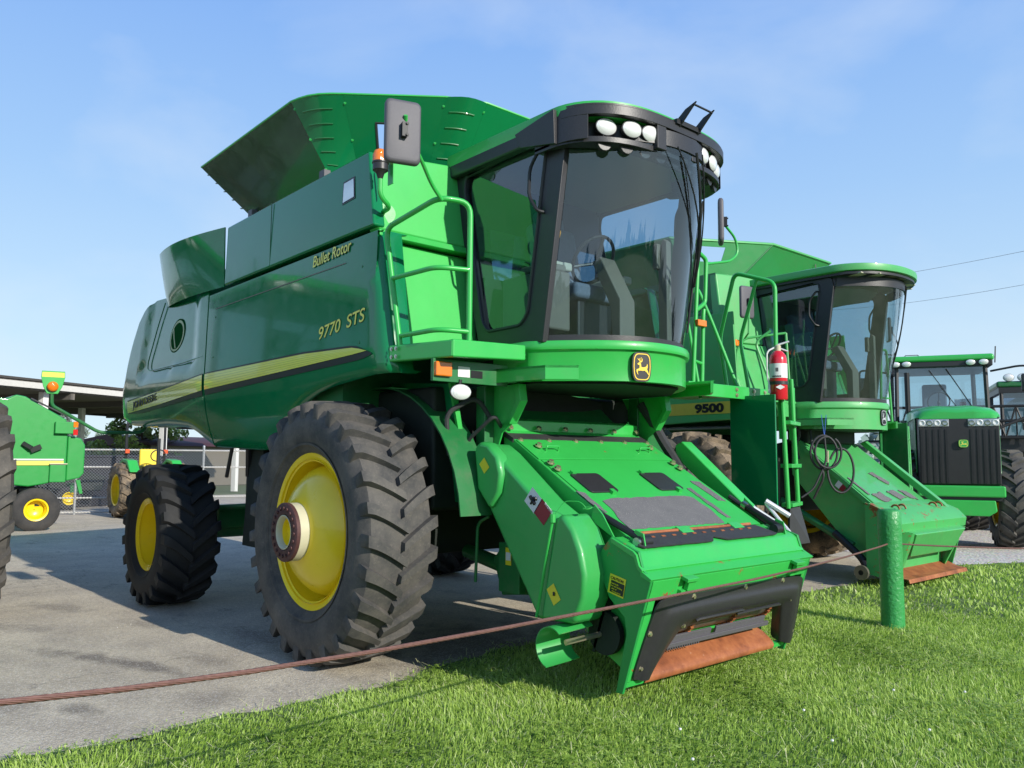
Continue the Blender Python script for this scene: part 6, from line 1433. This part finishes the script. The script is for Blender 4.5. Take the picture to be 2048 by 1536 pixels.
g=npmesh('clover_leaves',V.reshape(-1,3),F,np.repeat(np.clip(rng.normal(.36,.12,n),0,1),12),'grass'); tag(g,'patches of small clover leaves among the grass','clover',kind='stuff')
# white clover flowers (few, countable)
fl=[(3.35,-1.10),(3.0,-1.3),(3.3,-.55),(2.95,-.2),(3.55,.0),(3.9,-1.9),(2.7,-1.0),(3.1,.6),(4.0,-1.0),(3.4,.9)]
for i,(fx,fy) in enumerate(fl):
    mb=MB(); mb.sphere((0,0,.075),.0085,4,(1,1,.85)); o=mb.build('clover_flower','offwhite',None); o.location=(fx,fy,0)
    MB().tube([(0,0,0),(0,0,.07)],.0012,4).build('stem','green_dark',o)
    tag(o,'small white clover flower head standing in the lawn grass','flower','white clover flowers in the lawn')
# loose stones on the asphalt
M['stone']=plain('pale_stone',(.5,.48,.44),.9)
mb=MB()
for i in range(70):
    px,py=random.uniform(-8,.5),random.uniform(-4.5,-1.9) if random.random()<.8 else random.uniform(-2,0); s=random.uniform(.003,.008); mb.sphere((px,py,s*.5),s,3,(1,random.uniform(.7,1.3),.7))
st=mb.build('loose_gravel','stone',None,split=False); tag(st,'tiny pale stones scattered over the asphalt','loose stones',kind='stuff')
# ------------------------------------------------------------------ bollards + cable
def post_mat():
    m,nt,b,o=newmat('lumpy_green_paint'); v=mix(nt,noise(nt,9,6),(.03,.24,.055),(.05,.36,.10)); v=mix(nt,ramp(nt,noise(nt,30,4),[(.70,0),(.74,.8)]),v,(.30,.25,.16)); nt.links.new(v,b.inputs['Base Color']); b.inputs['Roughness'].default_value=.38
    bump(nt,b,noise(nt,34,3,.5),.7,.012); return m
M['post']=post_mat()
bo=MB().lathe([(.001,1.052),(.05,1.052),(.085,1.047),(.098,1.03),(.0985,.9),(.097,.5),(.0985,.0),(.001,0)],(0,0,0),'Z',40).build('bollard','post',None,ang=60); bo.location=(2.13,2.80,0); tag(bo,'thick green painted steel post standing in the grass with a rusty cable through it','bollard')
def rope_mat():
    m,nt,b,o=newmat('rusty_wire_rope'); v=mix(nt,noise(nt,60,4),(.10,.05,.04),(.26,.13,.105)); nt.links.new(v,b.inputs['Base Color']); b.inputs['Roughness'].default_value=.6; b.inputs['Metallic'].default_value=.2; return m
M['rope']=rope_mat()
def rope(name,P,r,label):
    # six twisted strands
    pts=[Vector(p) for p in P]; L=[0]
    for a,b in zip(pts,pts[1:]): L.append(L[-1]+(b-a).length)
    tot=L[-1]; n=int(tot/.022); mb=MB()
    def at(s):
        for i in range(len(L)-1):
            if s<=L[i+1]+1e-9: t=(s-L[i])/(L[i+1]-L[i]); return pts[i].lerp(pts[i+1],t),(pts[i+1]-pts[i]).normalized()
        return pts[-1],(pts[-1]-pts[-2]).normalized()
    C_=[at(tot*i/n) for i in range(n+1)]
    for k in range(6):
        Q=[]
        for i,(p,t) in enumerate(C_):
            a=2*PI*k/6+tot*i/n*2*PI/.16; u=Vector((0,0,1)); u=(u-t*u.dot(t)).normalized(); v=t.cross(u); Q.append(tuple(p+(u*math.cos(a)+v*math.sin(a))*r*.62))
        mb.tube(Q,r*.42,5)
    mb.tube([tuple(c[0]) for c in C_[::4]],r*.5,5)
    o=mb.build(name,'rope',None,ang=80,split=False); tag(o,label,'cable'); return o
def sagp(A,B,s,n=40): return [(A[0]+(B[0]-A[0])*t,A[1]+(B[1]-A[1])*t,A[2]+(B[2]-A[2])*t-4*s*t*(1-t)) for t in [k/n for k in range(n+1)]]
cabp=[(3.55,-5.0,1.03),(3.404,-4.201,.966),(3.358,-3.943,.938),(3.298,-3.615,.912),(3.223,-3.204,.888),(3.111,-2.59,.860),(2.885,-1.348,.812),(2.70,-.30,.778),(2.546,.513,.757),(2.36,1.55,.746),(2.19,2.46,.744),(2.145,2.71,.748)]
rope('barrier_cable',cabp,.0075,'long rusty twisted steel cable sagging in front of the combines, left of the green post')
rope('barrier_cable',sagp((2.17,2.88,.74),(4.7,5.75,.80),.06),.0075,'short rusty steel cable running right from the green post to the picture edge')
b2=bo.copy(); COL.objects.link(b2); b2.location=(4.75,5.8,0); b2['label']='green steel post beyond the right edge holding the cable end'
b3=bo.copy(); COL.objects.link(b3); b3.location=(3.57,-5.1,.05); b3['label']='green steel post beyond the left edge holding the cable end'
# ------------------------------------------------------------------ canopy building
can=thing('canopy_building','open sided shelter with dark shingle roof, white fascia and white columns','shelter',(-22.65,-.38,0),math.atan2(.87,-.5)-PI/2)
# local: +Y along the fascia (right), +X towards the viewer
def plank():
    m,nt,b,o=newmat('shelter_underside'); tc=N(nt,'ShaderNodeTexCoord'); w=N(nt,'ShaderNodeTexWave'); w.inputs['Scale'].default_value=1.6; w.inputs['Distortion'].default_value=.3; w.bands_direction='Y'; nt.links.new(tc.outputs['Object'],w.inputs[0])
    v=mix(nt,w.outputs['Fac'],(.10,.09,.08),(.17,.15,.13)); nt.links.new(v,b.inputs['Base Color']); b.inputs['Roughness'].default_value=.8; return m
M['underside']=plank(); M['shingle']=plain('dark_shingle',(.07,.065,.06),.9,0,.3,30,.4)
MB().prism([(0.05,3.78),(-4.5,4.25),(-9,3.78),(-9,3.52),(0.0,3.52)],'Y',-12,14).build('roof','underside',can)
MB().prism([(.12,3.86),(-4.5,4.32),(-9.1,3.86),(-9.1,3.80),(-4.5,4.26),(.10,3.79)],'Y',-12.2,14.2).build('roof_shingles','shingle',can)
MB().prism([(.0,3.56),(.10,3.56),(.12,3.74),(.0,3.74)],'Y',-12.1,14.1).build('fascia','fence_white',can)
MB().prism([(-9.2,3.40),(-9.0,3.40),(-9.0,3.80),(-9.2,3.80)],'Y',-12.1,14.1).build('rear_fascia','shingle',can)
for k in range(8):
    y=-11+3.4*k; MB().box((-4.5,y,3.42),(9,.16,.22)).build('roof_beam','underside',can)
for y in (-8,-3,1.9,7.2,11.5): MB().box((-.45,y,1.76),(.22,.20,3.52)).build('column','white',can,bevel=.01)
for y in (-3,4.35,9): MB().box((-6.5,y,1.76),(.22,.20,3.52)).build('column','white',can,bevel=.01)
# ------------------------------------------------------------------ chain link fence
fe_=thing('chain_link_fence','chain link fence with white painted rails in front of the shelter','fence',(-17.3,.60,0),math.atan2(.95,.33)-PI/2)
Y0,Y1,H=-6.0,9.0,1.68
for z in (.06,.42,1.20,1.64): MB().tube([(0,Y0,z),(0,Y1,z)],.020,8).build('rail','fence_white',fe_)
for k in range(6):
    y=Y0+3*k; MB().tube([(0,y,0),(0,y,1.74)],.032,8).lathe([(.001,.06),(.03,.04),(.035,0)],(0,y,1.73),'Z',8).build('fence_post','galv',fe_,split=False)
mb=MB(); s=.075; r=.0032
k=-int(H/s)
L=Y1-Y0
nn=int((L+H)/s)+1
for i in range(nn):
    y=Y0-H+i*s
    for sg in (1,-1):
        a=(y,0) ; b=(y+H,H)
        if sg<0: a=(y,H); b=(y+H,0)
        # clip
        def clip(p,q):
            t0,t1=0,1
            if p[0]<Y0: t0=(Y0-p[0])/(q[0]-p[0])
            if q[0]>Y1: t1=(Y1-p[0])/(q[0]-p[0])
            if t0>=t1: return None
            return (p[0]+(q[0]-p[0])*t0,p[1]+(q[1]-p[1])*t0),(p[0]+(q[0]-p[0])*t1,p[1]+(q[1]-p[1])*t1)
        c=clip(a,b)
        if not c: continue
        (ya,za),(yb,zb_)=c
        mb.add([(0.03,ya-r*1.4,za),(0.03,ya+r*1.4,za),(.036,ya,za),(0.03,yb-r*1.4,zb_),(0.03,yb+r*1.4,zb_),(.036,yb,zb_)],[(0,1,4,3),(1,2,5,4),(2,0,3,5)])
mb.build('wire_mesh','galv',fe_,flip=False,split=False)
# dark stacked bins behind the fence
for i in range(5):
    b=MB().box((0,0,.72),(1.0,1.05,1.44),taper=1.06).box((0,0,1.47),(1.12,1.16,.07)).build('black_bin','black',None,bevel=.03,split=False); b.location=(-20.2-.45*i,-.8+1.22*i,0); b.rotation_euler=(0,0,.3)
    tag(b,['black plastic bin behind the fence, nearest the baler','second black bin from the baler behind the fence','middle black bin of the row behind the fence','fourth black bin from the baler behind the fence','black bin behind the fence, nearest the small tractor'][i],'bin','black bins behind the fence')
# far shed
sh_=thing('farm_shed','low far shed with a rusty brown roof beyond the fence','shed',(-40,12.4,0),R_(20))
MB().box((0,0,1.0),(6,12,2.0)).build('wall','taupe',sh_); MB().prism([(-3.4,2.0),(3.4,2.0),(3.2,2.15),(0,2.55),(-3.2,2.15)],'Y',-6.3,6.3).build('roof','flange',sh_)
# ------------------------------------------------------------------ trees
def leafmat(name,c):
    m,nt,b,o=newmat(name); at=N(nt,'ShaderNodeAttribute'); at.attribute_name='tint'
    v=ramp(nt,at.outputs['Fac'],[(0,[x*.4 for x in c]),(.5,c),(1,[min(1,x*2.0) for x in c])]); nt.links.new(v,b.inputs['Base Color']); b.inputs['Roughness'].default_value=.6; return m
M['leaf']=leafmat('leaf_green',(.07,.13,.03)); M['leaf_light']=leafmat('leaf_light_green',(.26,.38,.12)); M['leaf_hazy']=leafmat('leaf_hazy',(.22,.28,.24)); M['bark']=plain('bark',(.09,.07,.05),.9)
def tree(label,loc,h,rad,mat,nleaf=5000,ls=.10,clumps=26,group=None,name='tree'):
    t=thing(name,label,'tree',loc,0,group)
    mb=MB(); mb.tube([(0,0,0),(.05,.02,h*.3),(.0,.05,h*.6),(0,0,h*.85)],.1,8,radii=[h*.035,h*.028,h*.018,h*.008])
    for k in range(8):
        a=k*2.4; z=h*(.28+.06*k); mb.tube([(0,0,z),(math.cos(a)*rad*.4,math.sin(a)*rad*.4,z+h*.10),(math.cos(a)*rad*.8,math.sin(a)*rad*.8,z+h*.17)],.05,5,radii=[h*.014,h*.009,h*.004])
    mb.build('trunk','bark',t,split=False)
    cs=[]
    for k in range(clumps):
        a=rng.uniform(0,2*np.pi); q=rng.uniform(0,1)**.5; zz=rng.uniform(.30,1.0); rr=rad*q*math.sqrt(max(.05,1-((zz-.55)/.52)**2)); cs.append((rr*math.cos(a),rr*math.sin(a),h*zz,rng.uniform(.16,.34)*rad))
    cs=np.array(cs); id_=rng.integers(0,clumps,nleaf); d=rng.normal(0,1,(nleaf,3)); d/=np.linalg.norm(d,axis=1)[:,None]; d*=rng.uniform(.3,1,nleaf)[:,None]**.5
    P=cs[id_,:3]+d*cs[id_,3][:,None]*np.array([1,1,.7])
    u=rng.normal(0,1,(nleaf,3)); u/=np.linalg.norm(u,axis=1)[:,None]; v=np.cross(u,rng.normal(0,1,(nleaf,3))); v/=np.linalg.norm(v,axis=1)[:,None]; s_=(ls*rng.uniform(.6,1.3,nleaf))[:,None]
    V=np.stack([P-u*s_,P+v*s_*.5,P+u*s_,P-v*s_*.5],1).reshape(-1,3); F=np.arange(nleaf)[:,None]*4+np.array([[0,1,2,3]])
    tint=np.repeat(np.clip(.5+.5*d[:,2]*.8+rng.normal(0,.15,nleaf),0,1),4)
    c=npmesh('crown',V,F,tint,mat); c.parent=t; return t
tree('leafy young green tree behind the small tractor and fence',(-36,7.6,0),3.5,2.0,'leaf_light',5200,.11)
tree('hazy grey green tree right of the baler, far behind the fence',(-52,7.2,0),4.6,2.2,'leaf_hazy',4200,.15)
tree('round dark far tree between the baler tree and shelter column',(-58,12.6,0),3.0,2.4,'leaf_hazy',4200,.15)
for i in range(70):
    pass
# distant wood on the horizon
n=60000; ang=rng.uniform(0,2*np.pi,n); dist=rng.uniform(150,260,n); hh=(3.0+2.0*np.sin(ang*23)+1.6*np.sin(ang*57+1)+1.2*np.sin(ang*131))*rng.uniform(0,1,n)**.7
P=np.stack([dist*np.cos(ang),dist*np.sin(ang),np.clip(hh,0,12)],1); u=rng.normal(0,1,(n,3)); u/=np.linalg.norm(u,axis=1)[:,None]; v=np.cross(u,rng.normal(0,1,(n,3))); v/=np.linalg.norm(v,axis=1)[:,None]
s_=rng.uniform(.7,1.6,n)[:,None]; V=np.stack([P-u*s_,P+v*s_*.7,P+u*s_,P-v*s_*.7],1).reshape(-1,3)
w_=npmesh('distant_trees',V,np.arange(n)[:,None]*4+np.array([[0,1,2,3]]),np.repeat(rng.uniform(.2,.9,n),4),'leaf_hazy'); tag(w_,'low hazy line of trees along the far horizon','distant trees',kind='stuff')
# power lines
def wire(A,B,s,label):
    o=MB().tube(sagp(A,B,s,24),.011,5).build('power_line','galv',None); tag(o,label,'power line'); return o
def ext(A,B,k): return tuple(A[i]+(B[i]-A[i])*k for i in range(3))
A,B=(-16.3,45.3,13.7),(-7.46,40.32,12.62); wire(ext(A,B,-2.0),ext(A,B,2.5),.8,'upper thin power line crossing the sky at the right edge')
A,B=(-15.4,46.5,12.1),(-7.57,40.43,10.96); wire(ext(A,B,-2.0),ext(A,B,2.5),.8,'lower thin power line crossing the sky at the right edge')
# ------------------------------------------------------------------ camera, light, world
cam=bpy.data.cameras.new('camera'); co=bpy.data.objects.new('camera',cam); COL.objects.link(co); sc.camera=co
yaw,pitch,roll,f=2.426,0.0926,0.0065,1609.23
cam.sensor_fit='HORIZONTAL'; cam.sensor_width=36; cam.lens=f/2048*36; cam.clip_end=3000; cam.clip_start=.05
F=Vector((math.cos(yaw)*math.cos(pitch),math.sin(yaw)*math.cos(pitch),math.sin(pitch))); Rr=Vector((math.sin(yaw),-math.cos(yaw),0)); U=Rr.cross(F)
R2=Rr*math.cos(roll)+U*math.sin(roll); U2=-Rr*math.sin(roll)+U*math.cos(roll)
m=Matrix((R2,U2,-F)).transposed().to_4x4(); m.translation=Vector((5.4054,-4.5341,1.478)); co.matrix_world=m
SEL,SAZ=R_(24.5),R_(4.0)
sd=bpy.data.lights.new('sun','SUN'); sd.energy=5.0; sd.angle=R_(.53); sd.color=(1,.95,.85)
so=bpy.data.objects.new('sun',sd); COL.objects.link(so)
S=Vector((math.cos(SEL)*math.cos(SAZ),math.cos(SEL)*math.sin(SAZ),math.sin(SEL))); so.rotation_euler=S.to_track_quat('Z','Y').to_euler(); so.location=(8,0,12)
w=bpy.data.worlds.new('World'); sc.world=w; w.use_nodes=True; nt=w.node_tree; nt.nodes.clear()
out=N(nt,'ShaderNodeOutputWorld'); bg=N(nt,'ShaderNodeBackground'); sk=N(nt,'ShaderNodeTexSky'); sk.sky_type='NISHITA'; sk.sun_disc=False; sk.sun_elevation=SEL; sk.sun_rotation=PI/2-SAZ
sk.air_density=1.0; sk.dust_density=.6; sk.ozone_density=1.6; sk.altitude=200
tc=N(nt,'ShaderNodeTexCoord'); sx=N(nt,'ShaderNodeSeparateXYZ'); nt.links.new(tc.outputs['Generated'],sx.inputs[0])
gr=ramp(nt,sx.outputs[2],[(0.0,(.70,.87,.98)),(.13,(.57,.79,.98)),(.31,(.38,.62,.97)),(.50,(.25,.475,.94)),(.72,(.10,.24,.62)),(1.0,(.04,.11,.36))])
sc10=N(nt,'ShaderNodeVectorMath',operation='SCALE'); nt.links.new(gr,sc10.inputs[0]); sc10.inputs['Scale'].default_value=10.9
v=mix(nt,.84,sk.outputs[0],sc10.outputs[0])
mp=N(nt,'ShaderNodeMapping'); mp.inputs['Scale'].default_value=(1.0,1.0,2.0); nt.links.new(tc.outputs['Generated'],mp.inputs[0])
nz=N(nt,'ShaderNodeTexNoise'); nz.inputs['Scale'].default_value=2.6; nz.inputs['Detail'].default_value=8; nz.inputs['Roughness'].default_value=.5; nz.inputs['Distortion'].default_value=.3; nt.links.new(mp.outputs[0],nz.inputs[0])
cl=ramp(nt,nz.outputs['Fac'],[(.50,0),(.80,.45)])
SKYTINT=mix(nt,cl,v,(8.2,9.0,9.8))
nt.links.new(SKYTINT,bg.inputs[0]); bg.inputs[1].default_value=.10; nt.links.new(bg.outputs[0],out.inputs[0])
sc.view_settings.view_transform='Standard'; sc.view_settings.look='None'; sc.view_settings.exposure=0
sc.render.engine='CYCLES'; sc.cycles.max_bounces=8; sc.cycles.transparent_max_bounces=16; sc.cycles.glossy_bounces=4; sc.cycles.diffuse_bounces=3
sc.render.resolution_x=1024; sc.render.resolution_y=768
